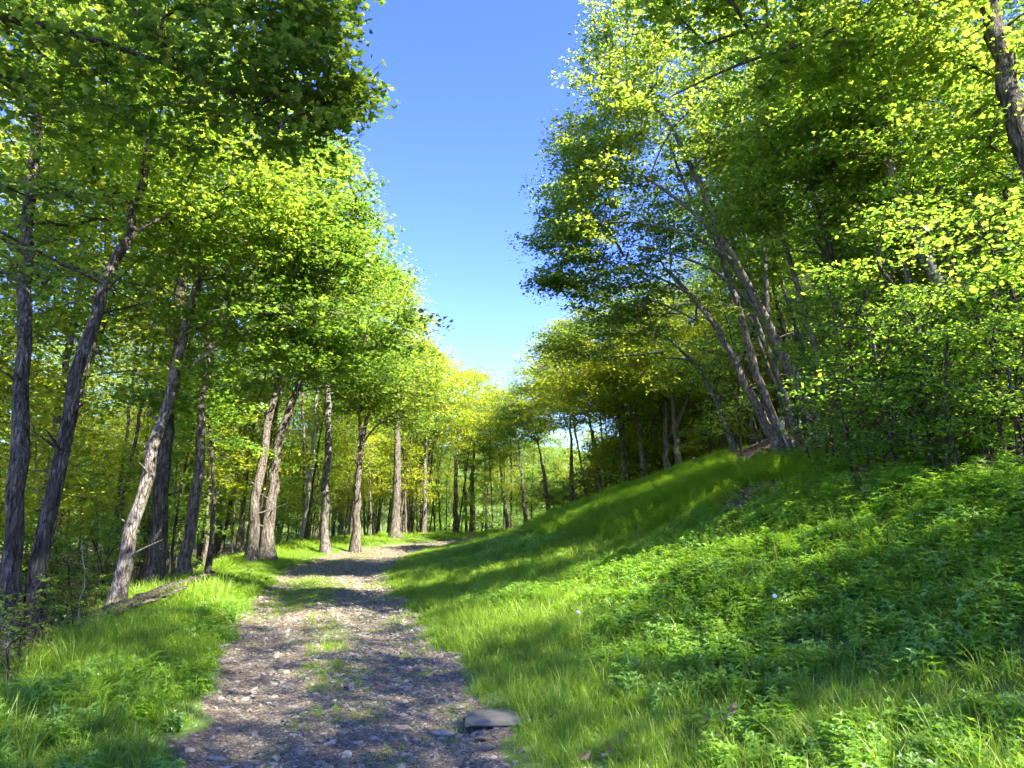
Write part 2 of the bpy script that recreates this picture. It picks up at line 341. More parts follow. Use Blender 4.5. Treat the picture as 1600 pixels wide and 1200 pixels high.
def leafpoly(L_, W_, fold=.25, droop=.2):
    "lance shaped leaf as 6 verts"
    V = [(0,0,0),(L_*.3,W_*.42,fold*W_*.5-droop*L_*.05),(L_*.65,W_*.36,fold*W_*.4-droop*L_*.35),(L_,0,-droop*L_),(L_*.65,-W_*.36,fold*W_*.4-droop*L_*.35),(L_*.3,-W_*.42,fold*W_*.5-droop*L_*.05),(L_*.3,0,-droop*L_*.05),(L_*.65,0,-droop*L_*.35)]
    Fc = [[0,6,1],[1,6,7,2],[2,7,3],[0,5,6],[5,4,7,6],[4,3,7]]
    return np.array(V), Fc
def herb(nst, L_, W_, h, spread, seed, m=None, feathery=False):
    r = np.random.default_rng(seed); V = []; Fc = []; T = []; A = []
    for s_ in range(nst):
        a = r.random()*2*pi; rr = spread*math.sqrt(r.random()); bx, by = rr*cos(a), rr*sin(a); hh = h*(.6+.6*r.random()); lx, ly = r.normal(size=2)*.12*hh
        levels = 3 if not feathery else 7
        for lv in range(levels):
            t = (lv+1)/levels; nl = 4 if not feathery else 6; ph = r.random()*6
            for k in range(nl):
                an = ph+k*2*pi/nl+r.normal()*.3; LL = L_*(1.15-.45*t if lv < levels-1 else .7)*(.8+.4*r.random())
                lv_, lf = leafpoly(LL, W_*LL/L_, .3, .25+.3*r.random())
                up = .15+.7*t*r.random(); c, s2 = cos(up), sin(up)
                x = lv_[:,0]*c-lv_[:,2]*s2; z = lv_[:,0]*s2+lv_[:,2]*c; y = lv_[:,1]
                X = cos(an)*x-sin(an)*y+bx+lx*t; Y = sin(an)*x+cos(an)*y+by+ly*t; Z = z+hh*t
                b0 = len(V); V += list(zip(X,Y,Z)); vv = r.random()*.8+.1*t
                for f in lf: Fc += [b0+q for q in f]; T.append(len(f)); A.append(vv)
        b0 = len(V); V += [(bx-.003,by,0),(bx+.003,by,0),(bx+lx,by+ly,hh)]; Fc += [b0,b0+1,b0+2]; T.append(3); A.append(.3)
    return mesh_obj('herb', V, Fc, T, [m or M_HERB], attrs={'v':('FACE',A)})
def stone_mesh(seed, flat=.4, m=None, name='stone', sub_=1, amp=.16):
    import bmesh
    r = np.random.default_rng(seed); bm = bmesh.new(); bmesh.ops.create_icosphere(bm, subdivisions=sub_, radius=.5)
    pl = [(mathutils.Vector(r.normal(size=3)).normalized(), .26+.14*r.random()) for _ in range(7)]
    for v in bm.verts:
        for nn, dd in pl:
            q = v.co.dot(nn)
            if q > dd: v.co -= nn*(q-dd)
        v.co *= 1+amp*(r.random()-.5); v.co.z *= flat; v.co.y *= .75
    me = bpy.data.meshes.new(name); bm.to_mesh(me); bm.free(); me.materials.append(m or M_STONE)
    o = bpy.data.objects.new(name, me); COL.objects.link(o); return o
def slope_rot(x, y, tilt=.6):
    e = .15; gx = (H(x+e,y)-H(x-e,y))/(2*e); gy = (H(x,y+e)-H(x,y-e))/(2*e)
    n = len(x); r = np.zeros((n,3)); r[:,2] = rng.random(n)*2*pi
    # small tilt with the slope in world axes is approximated by rotating about x and y before z is small
    return r, gx, gy

def region_points(n, x0, x1, y0, y1, dens):
    "rejection sampling; dens(x,y) in 0..1"
    X = x0+(x1-x0)*rng.random(n); Y = y0+(y1-y0)*rng.random(n)
    k = rng.random(n) < dens(X, Y)
    return X[k], Y[k]
def scatter_pts(X, Y, smin, smax, nk, tilt=.12, sink=0.0, sc_arr=None):
    Z = H(X, Y)-sink; n = len(X); rot = np.stack([rng.normal(size=n)*tilt, rng.normal(size=n)*tilt, rng.random(n)*2*pi], -1)
    s = smin+(smax-smin)*rng.random(n)
    if sc_arr is not None: s = s*sc_arr
    return np.stack([X,Y,Z],-1), rot, s, rng.integers(0, nk, n)

# --- grass
def inband(v, a, b, w_): return np.clip((v-a)/w_,0,1)*np.clip((b-v)/w_,0,1)
def herb_density(X, Y):
    s = X-xr(Y)
    n = fbm(X*.7+60, Y*.7+5, 3)
    big = inband(Y, 3.6, 10.5, 1.0)*inband(s, 4.8, 8.5, .8)
    return big*np.clip((n-.33)*6, 0, 1)*(.25+.75*(1-forestness(X,Y)))
def small_density(X, Y):
    s = X-xr(Y); n = fbm(X*.6+20, Y*.6+90, 3)
    return np.where(pathness(X,Y) > -.1, 0, 1)*(np.clip((n-.44)*6,0,1)*.6*inband(s,.8,11,1)+inband(s,2.4,7.5,.8)*inband(Y,4,13,1)*.6+.3*np.clip((n-.5)*6,0,1)*(s < -2))*(1-.8*forestness(X,Y))*(1-.9*bare(X,Y))
PATCH = lambda X, Y: fbm(X*.9+40, Y*.9+11, 3)
def bare(X, Y): return inband(X-xr(Y), 5.0, 7.6, .5)*inband(Y, 8.2, 13.5, .8)*np.clip((fbm(X*1.1+7,Y*1.1+3,3)-.40)*9,0,1)
def grass_density(X, Y):
    s = X-xr(Y); wv = wid(Y); p = pathness(X, Y); f = forestness(X, Y)
    d = np.where(p > 0, 0.0, 1.0)*(1-f)*(1-.93*herb_density(X,Y)/(.05+herb_density(X,Y)))*(1-.7*np.minimum(1,1.6*small_density(X,Y)))
    edge = np.clip(-p/.35, .35, 1); d = d*edge
    d = d*(1-.9*bare(X,Y))
    mid = np.exp(-((s+1.35)/.33)**2)*(Y < 11)*np.clip((PATCH(X*2,Y*2)-.40)*5, 0, .8)
    far = np.exp(-((s+1.9)/.75)**2)*np.clip((Y-9)/4,0,1)*np.clip((PATCH(X*1.6,Y*.8)-.40)*7, 0, .6)
    rg = np.exp(-((s+.25)/.3)**2)*np.clip((PATCH(X*2+9,Y*2)-.5)*6, 0, .5)
    d = np.maximum(d, np.where(p > 0, np.maximum(np.maximum(mid, far), rg), 0))
    return d
tufts = [blades(16,.19,.0065,.085,1.3,3,0,.9,i) for i in range(4)] + [blades(14,.33,.008,.08,.8,4,.2,1,10+i) for i in range(2)] \
      + [blades(24,.18,.014,.17,1.3,3,0,1,20+i) for i in range(3)] + [blades(26,.10,.006,.09,1.0,2,0,.7,40+i) for i in range(2)]
gx, gy, gs, gk = [], [], [], []
for (n, x0, x1, y0, y1, kinds, s0, s1) in [
        (26000, -6.5, 6.5, 1.2, 7.5, (0,1,2,3,0,1,2,3,4,5,9,10), .7, 1.15),
        (34000, -8.5, 8.5, 7.5, 15, (0,1,2,3,4,5,6,7,8,9), .7, 1.2),
        (42000, -12, 13, 15, 27, (6,7,8), .7, 1.25),
        (30000, -14, 18, 27, 48, (6,7,8), 1.0, 1.7),
        (9000, -14, 50, 48, 90, (6,7,8), 2.0, 3.2)]:
    X, Y = region_points(n, x0, x1, y0, y1, grass_density)
    k = rng.choice(kinds, len(X)); s = s0+(s1-s0)*rng.random(len(X))
    onp = pathness(X, Y) > -.12; s = np.where(onp, s*.5, s)
    u = -(X-xr(Y))-wid(Y); s = np.where((u > .5) & (fbm(X*1.5,Y*1.5,2) > .45), s*1.35, s)
    s = s*.86*(.6+.75*fbm(X*.8+3,Y*.8+70,3)); s = np.where((Y > 18) & (np.abs(X-xr(Y)+1.2) < 3.2), s*.55, s)
    gx.append(X); gy.append(Y); gs.append(s); gk.append(k)
X = np.concatenate(gx); Y = np.concatenate(gy); S_ = np.concatenate(gs); K_ = np.concatenate(gk)
pts, rot, _, _ = scatter_pts(X, Y, 1, 1, 2, .15, .01)
scatter('grass', tufts, pts, rot, S_, K_, 'green grass covering the slope and verges of the gravel track', 'grass')
print('grass', len(X))
# --- leafy ground plants on the slope
herbs = [herb(6,.07+.012*i,.022+.005*i,.20+.03*i,.11,60+i) for i in range(4)]
X, Y = region_points(15000, 2, 11, 3, 12, herb_density)
pts, rot, s, k = scatter_pts(X, Y, .75, 1.2, 4, .15)
scatter('leafy_ground_plants', herbs, pts, rot, s, k, 'dense bright green leafy herbs on the slope at the right', 'ground plants')
small = [herb(9,.052,.027,.11,.11,70+i) for i in range(3)]
X, Y = region_points(34000, -7, 9, 1.5, 22, small_density)
pts, rot, s, k = scatter_pts(X, Y, .8, 1.3, 3, .2)
scatter('low_leafy_cover', small, pts, rot, s, k, 'small leaved low weeds growing among the grass', 'ground plants')
feath = [herb(8,.075,.012,.30,.14,80+i,M_FERN,True) for i in range(3)]
def feath_density(X, Y):
    s = X-xr(Y); return inband(Y, 8.5, 26, 2.0)*inband(s, 4.0, 11.5, 1.5)*np.clip((fbm(X*.4+2,Y*.4+33,3)-.3)*5,0,1)*(1-forestness(X,Y))
X, Y = region_points(26000, 0, 12, 8, 29, feath_density)
pts, rot, s, k = scatter_pts(X, Y, .7, 1.15, 3, .12)
scatter('feathery_horsetails', feath, pts, rot, s, k, 'fine feathery light green horsetails below the leaning twin trunk', 'ground plants')
# --- litter
def litter_leaf(seed):
    r = np.random.default_rng(seed); V = []; Fc = []; T = []; A = []
    for i in range(10):
        a = r.random()*6.3; c = r.normal(size=2)*.12; l = .026+.022*r.random(); z = .01+.03*r.random(); b0 = len(V)
        for (p, q, zz) in ((-1,0,r.random()*.02),(0,-.6,0),(1,0,r.random()*.03),(0,.6,.012)):
            V.append((c[0]+l*(p*cos(a)-q*sin(a)), c[1]+l*(p*sin(a)+q*cos(a)), z+zz))
        Fc += [b0,b0+1,b0+2,b0,b0+2,b0+3]; T += [3,3]; v = r.random(); A += [v,v]
    return mesh_obj('leaves', V, Fc, T, [M_LITTER], attrs={'v':('FACE',A)})
def litter_density(X, Y): return forestness(X, Y)*.9+.5*inband(X-xr(Y),4.5,8,.6)*inband(Y,5,13,1)+.012*(pathness(X,Y) < -.1)
X, Y = region_points(16000, -14, 14, 2.5, 24, litter_density)
pts, rot, s, k = scatter_pts(X, Y, .7, 1.3, 3, .2)
scatter('leaf_litter', [litter_leaf(i) for i in range(3)], pts, rot, s, k, 'dry brown fallen leaves on the forest floor', 'leaf litter')
# --- gravel
def gravel_density(X, Y): return np.clip(pathness(X, Y)/.25+.55, 0, 1)*(.35+.9*np.clip((fbm(X*1.7,Y*1.7,3)-.3)*2.5,0,1)*np.where((X-xr(Y)) > -1.2, 1, .7))
protos = [stone_mesh(200+i, .28+.06*i) for i in range(6)]
gx, gy, gs = [], [], []
for n, y0, y1, b in [(60000,2.8,7,.009),(52000,7,13,.012),(30000,13,24,.018),(9000,24,40,.028)]:
    X, Y = region_points(n, -8.2, 1.6, y0, y1, gravel_density)
    s = b*(1-rng.random(len(X))*.985)**-.55
    gx.append(X); gy.append(Y); gs.append(np.minimum(s, .055+b))
X = np.concatenate(gx); Y = np.concatenate(gy); s = np.concatenate(gs)
pts, rot, _, k = scatter_pts(X, Y, 1, 1, 6, .22); pts[:,2] += s*.06
scatter('loose_gravel', protos, pts, rot, s*1.5, k, 'loose grey and mauve crushed stone covering the track', 'gravel')
print('gravel', len(X))

# ------------------------------------------------------------------ countable stones
def stone(px, py, sx, sy, sz, seed, rz, label, cat='stone', m=None, name='stone', flat=.45, sink=.25, group=None, sub_=2):
    p = onground(px, py); o = stone_mesh(seed, flat, m, name, sub_, .10)
    o.scale = (sx, sy/.75, sz/flat); o.location = (p[0], p[1], p[2]+sz*(.5-sink)); o.rotation_euler = (rng.normal()*.06, rng.normal()*.06, rz)
    tag(o, label, cat, group); return o
stone(786,1124,1.05,.62,.09,301,.35,'large flat blue grey slab half buried at the right edge of the track','rock',M_SLAB,'flat_rock',.3,.50)
stone(655,1048,.17,.13,.09,302,.3,'dark angular stone sitting proud on the track, above the pale flat ones')
stone(574,1062,.15,.09,.035,303,.1,'pale oval flat stone in the middle of the track, farthest of a row of three')
stone(572,1077,.11,.07,.03,304,.2,'small flat stone in the middle of the row of three on the track')
stone(576,1093,.13,.09,.04,305,.0,'grey flat stone nearest the camera in the row of three on the track')
stone(632,1140,.17,.07,.04,306,.1,'long thin light grey stone lying alone on the track, left of the slate blue one')
stone(693,1148,.18,.09,.05,307,.05,'slate blue long stone just below and left of the large slab')
stone(755,1158,.15,.10,.05,308,.4,'pale grey stone touching the lower edge of the large slab')
stone(762,1172,.12,.08,.06,309,-.3,'rough stone below the large slab and nearest to it on the track')
stone(537,1150,.08,.06,.05,310,.6,'small pale blue stone in the grassy centre of the track')
stone(542,1182,.09,.06,.05,311,-.5,'small pale pointed stone at the bottom end of the grassy strip')
stone(432,1190,.10,.06,.06,312,1.0,'upright bluish stone left of the grassy centre strip at the bottom')
stone(718,1108,.12,.07,.05,313,.2,'dark flat stone on the track just left of the large slab')
stone(625,977,.14,.09,.05,314,.2,'light grey stone at the right edge of the track beside the grass')
stone(482,964,.10,.07,.06,315,.2,'single dark stone on the left wheel rut in the middle distance')
stone(345,1034,.16,.09,.04,316,.1,'pale flat stone at the foot of the left grassy verge')
stone(338,1188,.13,.08,.05,317,.1,'brown grey flat stone at the bottom left of the track')
stone(568,990,.20,.10,.03,318,.1,'wide flat outcrop stone in the middle distance of the track')

# ------------------------------------------------------------------ trees
SKY = np.array([(555,-400),(555,0),(548,45),(562,90),(592,160),(530,215),(548,265),(594,298),(588,370),(612,415),(648,455),(662,492),(682,535),(705,558),(752,575),(782,598),(798,618),
                (815,588),(832,540),(860,488),(815,435),(836,350),(850,250),(886,160),(905,90),(925,30),(932,0),(932,-400)], float)
def in_sky(px, py, mg=0):
    "horizontal penetration into the open sky wedge, in pixels (vectorised, >0 inside)"
    ly = np.array([p[1] for p in SKY[:17]]); lx = np.array([p[0] for p in SKY[:17]])
    ry = np.array([p[1] for p in SKY[16:]])[::-1]; rx_ = np.array([p[0] for p in SKY[16:]])[::-1]
    L_ = np.interp(py, ly, lx); R_ = np.interp(py, ry, rx_)
    d = np.minimum(px-L_, R_-px)
    return np.where(py < 615, d, -999) + mg
MAPLE = np.array([(0,0),(.16,-.12),(.48,.02),(.34,.20),(.56,.42),(.26,.46),(.20,.62),(0,1.0),(-.20,.62),(-.26,.46),(-.56,.42),(-.34,.20),(-.48,.02),(-.16,-.12)])
MID = np.array([(0,0),(.45,.05),(.30,.35),(.42,.55),(0,1.0),(-.42,.55),(-.30,.35),(-.45,.05)])
OVAL = np.array([(0,0),(.20,.18),(.30,.45),(.20,.75),(0,1.0),(-.20,.75),(-.30,.45),(-.20,.18)])
RHOMB = np.array([(0,0),(.38,.45),(0,1.0),(-.38,.45)])
LS = {'maple':.74,'mid':.70,'oval':.70,'far':.72}; LP = {'maple':1.2,'mid':1.25,'oval':1.25,'far':1.15}
LEAFT = {'maple':MAPLE,'mid':MID,'oval':OVAL,'far':RHOMB}
def leaves_mesh(name, C_, up, size, kind, parent, m, r, tiltsd=.55, hang=.25, vbase=None):
    T2 = LEAFT[kind]; nv = len(T2); n = len(C_)
    n_ = up + r.normal(size=(n,3))*tiltsd; n_ /= np.linalg.norm(n_,axis=1,keepdims=True)
    d = r.normal(size=(n,3)); d[:,2] -= hang*2
    d -= n_*(d*n_).sum(1,keepdims=True); d /= np.linalg.norm(d,axis=1,keepdims=True)+1e-6
    e = np.cross(n_, d); sz = size*LS[kind]*(.45+1.05*r.random(n)**1.4)
    tx = T2[:,0]; ty = T2[:,1]; bend = -.25*(ty-.4)**2 - .35*np.abs(tx)*(1 if kind != 'far' else 0)
    V = C_[:,None,:] + sz[:,None,None]*(e[:,None,:]*tx[None,:,None] + d[:,None,:]*ty[None,:,None] + n_[:,None,:]*bend[None,:,None])
    vv = np.clip((r.random(n)*.75+.12) if vbase is None else vbase + (r.random(n)-.5)*.5, 0, 1)
    o = mesh_obj(name, V.reshape(-1,3), np.arange(n*nv), np.full(n, nv), [m], parent, attrs={'v':('FACE',vv)})
    return o
def tube_net(name, chains, m, parent, sides=7, wob=0.0, r=None):
    V = []; Fq = []; base = 0
    for pts, rad in chains:
        pts = np.asarray(pts, float); rad = np.asarray(rad, float); k = len(pts)
        if k < 2: continue
        ns = sides if rad[0] > .05 else (5 if rad[0] > .02 else 3)
        if rad[0] > .1: ns = max(ns, 12)
        t = np.gradient(pts, axis=0); t /= np.linalg.norm(t,axis=1,keepdims=True)+1e-9
        ref = np.array([1,0,0]) if abs(t[0,2]) > .7 else np.array([0,0,1])
        u = np.cross(t, ref); u /= np.linalg.norm(u,axis=1,keepdims=True)+1e-9; v = np.cross(t, u)
        a = np.arange(ns)*2*pi/ns
        rr = rad[:,None]*np.ones((k,ns))
        if wob and r is not None: rr = rr*(1+wob*(r.random((k,ns))-.5)+wob*.8*np.sin(a*2+r.random()*6)[None,:]*.5)
        ring = pts[:,None,:] + rr[:,:,None]*(u[:,None,:]*np.cos(a)[None,:,None] + v[:,None,:]*np.sin(a)[None,:,None])
        V.append(ring.reshape(-1,3)); i = np.arange(k-1)[:,None]*ns + np.arange(ns)[None,:]; j = np.arange(k-1)[:,None]*ns + (np.arange(ns)[None,:]+1)%ns
        Fq.append((np.stack([i,j,j+ns,i+ns],-1)+base).reshape(-1,4)); base += k*ns
    V = np.concatenate(V); Fq = np.concatenate(Fq)
    return mesh_obj(name, V, Fq, np.full(len(Fq),4), [m], parent, smooth=True)
def resample(pts, step):
    pts = np.asarray(pts, float); d = np.r_[0, np.cumsum(np.linalg.norm(np.diff(pts,axis=0),axis=1))]
    n = max(3, int(d[-1]/step)+1); t = np.linspace(0, d[-1], n)
    # smooth (Catmull-like) by interpolating then averaging
    q = np.stack([np.interp(t, d, pts[:,i]) for i in range(3)], -1)
    for _ in range(2): q[1:-1] = (q[:-2]+2*q[1:-1]+q[2:])/4
    return q, t/d[-1]
def build_tree(kind_name, stems, blobs, leaf='mid', lsize=.11, per=130, crad=.75, mats=(None,None), seed=0, origin=None, guides=(), prune=False,
               first=2.5, flat=.19, bare=False, twig=.006, lowb=0, wob=.17, hang=.25, up=None):
    """stems: list of (points, r_base, r_top); blobs: list of (centre, radii, n) of leaf sprays. World coordinates; origin = base point"""
    r = np.random.default_rng(seed)
    root = empty(kind_name, origin); org = np.asarray(origin, float)
    NP, PR, RD, GD, FIX = [], [], [], [], []     # positions, parent, fixed radius, ...
    chains = []; stem_chain = []
    for sp, r0, r1 in stems:
        q, t = resample(sp, .45); q = q + np.c_[r.normal(size=(len(q),2))*.028*min(1,r0/.12), np.zeros(len(q))]
        rad = r0+(r1-r0)*t**.8; h0 = q[0,2]
        flare = 1+.7*np.exp(-(q[:,2]-h0)/.25)+.10*(r.random(len(q))-.5); rad2 = rad*flare
        q0 = q.copy(); q0[0,2] -= .25
        stem_chain.append((q0, rad2))
        s0 = len(NP)
        for i in range(len(q)):
            NP.append(q[i]); PR.append(s0+i-1 if i else -1); RD.append(rad[i]); FIX.append(True)
            GD.append(q[i,2]-h0 >= first)
    for gp, r0, r1 in guides:
        q, t = resample(gp, .35); s0 = len(NP)
        A_ = np.array(NP); pa = int(np.argmin(np.linalg.norm(A_-q[0],axis=1)))
        stem_chain.append((np.vstack([NP[pa], q]), np.r_[r0, r0+(r1-r0)*t]))
        for i in range(len(q)):
            NP.append(q[i]); PR.append(s0+i-1 if i else pa); RD.append(r0+(r1-r0)*t[i]); FIX.append(True); GD.append(True)
    CC = []
    for c, rd, n in blobs:
        d = r.normal(size=(n*3,3)); d /= np.linalg.norm(d,axis=1,keepdims=True); rr = r.random(n*3)**.42
        p = np.asarray(c)+d*rr[:,None]*np.asarray(rd); CC.append(p[:n])
    CC = np.concatenate(CC)
    CC = CC[CC[:,2] > H(CC[:,0], CC[:,1])+.5] if origin is not None and abs(org[0])+abs(org[1]) > 0 else CC
    if prune:
        px, py, f = proj(CC); pen = in_sky(px, py); mg = crad*F/f*.75
        CC = CC[pen < -mg*.35-4+22*r.random(len(CC))**2]
    top = np.array(NP); base_xy = top[:,:2].mean(0)
    order = np.argsort([np.min(np.linalg.norm(top-c,axis=1)) for c in CC]); CC = CC[order]
    nfix = len(NP); pos = np.zeros((nfix+len(CC)*40,3)); pos[:nfix] = NP; par = list(PR); ok = np.zeros(len(pos),bool); ok[:nfix] = GD
    depth = np.zeros(len(pos)); cnt = nfix; paths = []; leafn = []
    for c in CC:
        P_ = pos[:cnt]; v = c-P_; dist = np.linalg.norm(v,axis=1); horiz = np.linalg.norm(v[:,:2],axis=1)
        cost = dist + 1.6*np.clip(P_[:,2]-c[2]+.25*horiz,0,None) + .35*depth[:cnt] + np.where(ok[:cnt],0,1e3)
        j = int(np.argmin(cost)); p0 = P_[j]; L_ = dist[j]; k = max(2, int(L_/.5)+1); k = min(k, 30)
        t = np.linspace(0,1,k+1)[1:]; mid = (p0+c)/2 + np.array([0,0,.10*L_]) + r.normal(size=3)*.07*L_
        q = (1-t)[:,None]**2*p0 + 2*(t*(1-t))[:,None]*mid + (t**2)[:,None]*c; q[:-1] += r.normal(size=(k-1,3))*.02 if k > 1 else 0
        for i in range(k):
            pos[cnt] = q[i]; par.append(j if i == 0 else cnt-1); ok[cnt] = True; depth[cnt] = depth[j]+.15*(i+1)*L_/k; cnt += 1
        paths.append((j, cnt-k, cnt)); leafn.append(cnt-1)
    # pipe model radii
    wgt = np.zeros(cnt); wgt[leafn] = 1
    for i in range(cnt-1, -1, -1):
        if par[i] >= 0: wgt[par[i]] += wgt[i]
    rad = twig*np.maximum(wgt,1)**.5
    fixr = np.array(RD)
    for j, a, b in paths:
        rr = rad[a:b].copy()
        lim = fixr[j]*.75 if j < nfix else 9; r_start = min(rr[0]*1.05, lim); rr = np.minimum(rr, lim)
        stem_chain.append((np.vstack([pos[j], pos[a:b]]), np.r_[r_start, rr]))
    # fine twigs at the sprays
    tw = []
    for c in CC:
        for _ in range(6 if not bare else 7):
            d = r.normal(size=3); d[2] *= flat if not bare else 1.2; d /= np.linalg.norm(d); e = c+d*crad*(.6+.4*r.random())
            if bare: e[2] += .15
            tw.append((np.array([c, (c+e)/2+r.normal(size=3)*.03, e]), np.array([twig*.95, twig*.6, twig*.35])))
    for sp_, rb_ in stem_chain[:len(stems)]:
        if rb_[0] < .1: continue
        for _ in range(7):
            i = int(2+r.random()*(len(sp_)*.6)); i = min(i, len(sp_)-2); a_ = r.random()*6.3; L2 = .15+.7*r.random()**2; p_ = sp_[i]
            dv = np.array([cos(a_), sin(a_), .35+.3*r.random()]); e_ = p_+dv*(L2+rb_[i])
            tw.append((np.array([p_, p_+dv*(rb_[i]+L2*.45), e_+np.array([0,0,-.05*r.random()])]), np.array([rb_[i]*.30, .016, .006])))
    ns = len(stems)
    mb = mats[1]
    for si in range(ns):
        ch = [stem_chain[si]] if si else [stem_chain[0]]+stem_chain[ns:]+tw
        o = tube_net('trunk', [(a-org, b) for a, b in ch], mb, root, 8, wob, r)
    kids = [c for c in COL.objects if c.parent == root]
    if not bare:
        n = len(CC); outd = CC - np.r_[base_xy, top[:,2].mean()]; outd[:,2] = 0; outd /= np.linalg.norm(outd,axis=1,keepdims=True)+.5
        cr = crad*1.12*(.5+1.0*r.random(n)**1.3); m_ = (per*.80*LP[leaf]*(cr/crad)**1.6).astype(int)+6; I = np.repeat(np.arange(n), m_); N_ = len(I)
        d = r.normal(size=(N_,3)); d /= np.linalg.norm(d,axis=1,keepdims=True); q = r.random(N_)**.62
        off = d*q[:,None]*cr[I][:,None]; off[:,2] *= flat
        rr = np.linalg.norm(off[:,:2],axis=1)/cr[I]; off[:,2] -= .18*rr**2*cr[I]       # umbrella shaped sprays
        tiltn = r.normal(size=(n,3))*.16; off[:,2] += (off[:,:2]*tiltn[I,:2]).sum(1)
        C_ = CC[I]+off
        if prune:
            px, py, f = proj(C_); pen = in_sky(px, py); C_ = C_[pen < 30+20*r.random(len(C_))]
            I = I[pen < 10+0*pen] if False else I
        upv = np.tile(np.array([0,0,1.0]), (len(C_),1))
        if up is not None: upv = upv + np.asarray(up)[None,:]
        vb = r.random(len(C_))*.55+.2
        o = leaves_mesh('crown', C_-org, upv, lsize, leaf, root, mats[0], r, .42, hang, vb)
        kids.append(o)
    KIDS[root.name] = kids
    return root
def ell(px, py, y, rx, ry, rz, n): return (P(px, py, y), (rx, ry, rz), n)
def stem_px(base, pts):
    "base point then list of (px,py,y)"
    return [base]+[P(*q) for q in pts]

MM = (M_MAPLE, M_BARK); MD = (M_DARKLEAF, M_BARKD)
# ---- left side, hero trees
b = at(15, 8.3); b2 = b+np.array([.22,.1,0])
t = build_tree('maple_tree', [(stem_px(b, [(22,800,8.3),(32,600,8.4),(45,400,8.7),(58,200,9.0),(70,0,9.4)]), .115, .055), (stem_px(b2, [(50,900,8.4),(88,740,8.5),(118,590,8.6),(135,510,8.7),(180,420,9.0),(215,320,9.4),(240,180,9.9)]), .10, .045)],
   [ell(90,180,9.4,2.6,2.2,2.2,70), ell(250,200,9.6,2.4,2,2.0,70), ell(140,-120,10,3.5,2.5,2.5,70), ell(60,420,10.2,1.6,1.6,.9,16), ell(300,330,11,1.8,1.5,1.0,34)], 'maple', .105, 120, .6, (M_MAPLE,M_BARKD), 11, b, prune=True, first=3.2)
tag(t, 'tall maple with two dark trunks parting from one base at the far left', 'tree')
b = at(172, 11.6)
t = build_tree('maple_tree', [(stem_px(b, [(200,850,11.6),(232,740,11.7),(262,620,11.8),(285,530,12),(318,420,12.4),(345,300,13)]), .12, .05)],
   [ell(380,400,12.4,2.3,2.2,1.8,80), ell(500,330,12.8,1.5,1.8,1.7,60), ell(440,520,12.6,1.8,1.8,.8,44), ell(560,520,13.5,1.6,1.6,.45,34), ell(400,210,13.5,2.4,2.2,1.8,60), ell(540,400,14,1.4,1.4,1.2,36), ell(300,600,13,1.3,1.2,.7,16)], 'maple', .105, 125, .62, (M_MAPLE,M_BARKL), 12, b, prune=True, first=2.6,
   guides=[(([P(292,520,12), P(340,490,12), P(430,488,12.2), P(560,492,12.6)]), .035, .012)])
tag(t, 'pale lichen barked maple leaning right over the verge, left of the dark straight trunk', 'tree')
b = at(238, 14.0)
t = build_tree('oak_tree', [(stem_px(b, [(246,820,14),(258,700,14),(268,600,14.1),(280,480,14.3),(300,330,14.8),(310,150,15.4)]), .16, .07)],
   [ell(220,330,15,2.8,2.6,2.4,80), ell(330,150,15.5,3,2.6,2.5,80), ell(130,480,15,2,2,1.4,40)], 'mid', .12, 120, .75, (M_MAPLE,M_BARKD), 13, b, prune=True, first=4)
tag(t, 'straight near black trunk standing just behind the pale leaning maple', 'tree')
b = at(290, 16.5)
t = build_tree('maple_tree', [(stem_px(b, [(300,800,16.5),(314,680,16.5),(320,590,16.6),(330,470,16.9),(335,300,17.5)]), .14, .06)],
   [ell(300,430,17.5,2.6,2.4,2.4,70), ell(420,330,17.5,2.4,2.2,2.2,70)], 'mid', .12, 120, .75, MM, 14, b, prune=True, first=3.5)
tag(t, 'brown trunked maple behind the grassy verge, right of the near black trunk', 'tree')
b = at(324, 17.5)
t = build_tree('young_tree', [(stem_px(b, [(330,850,17.5),(336,790,17.6),(330,700,17.8),(322,640,18)]), .07, .03)],
   [ell(330,650,18,1.5,1.4,1.3,26)], 'mid', .11, 110, .6, (M_BEECH,M_BARKD), 15, b, first=1.6)
tag(t, 'thin dark sapling trunk between the brown maple and the forked grey trunk', 'tree')
b = at(392, 21.5)
t = build_tree('maple_tree', [(stem_px(b, [(396,800,21.5),(410,720,21.6),(424,640,21.8),(445,560,22),(455,450,22.5)]), .18, .07), (stem_px(at(417,22.3), [(420,800,22.3),(432,710,22.3),(447,650,22.4),(475,580,22.6),(500,500,23)]), .20, .07)],
   [ell(430,440,22.5,3,2.8,2.8,100), ell(540,420,23,2.6,2.4,2.6,90), ell(480,560,22.5,2.6,2.2,1.0,60), ell(500,300,23.5,3.0,2.5,2.2,60), ell(580,570,24,1.8,1.6,.8,30)], 'mid', .12, 110, .8, (M_MAPLE,M_BARK), 16, b, prune=True, first=4)
tag(t, 'pair of thick grey trunks crossing near the ground where the verge narrows', 'tree')
b = at(508, 26)
t = build_tree('maple_tree', [(stem_px(b, [(509,780,26),(512,700,26),(513,620,26.2),(520,520,26.6),(530,400,27)]), .17, .07)],
   [ell(500,500,27,2.8,2.6,3,80), ell(570,460,27,2.4,2.4,2.6,80)], 'mid', .13, 100, .85, (M_MAPLE,M_BARKL), 17, b, prune=True, first=4)
tag(t, 'straight slender mottled trunk at the verge edge left of the sunlit forked trunk', 'tree')
b = at(555, 27.5)
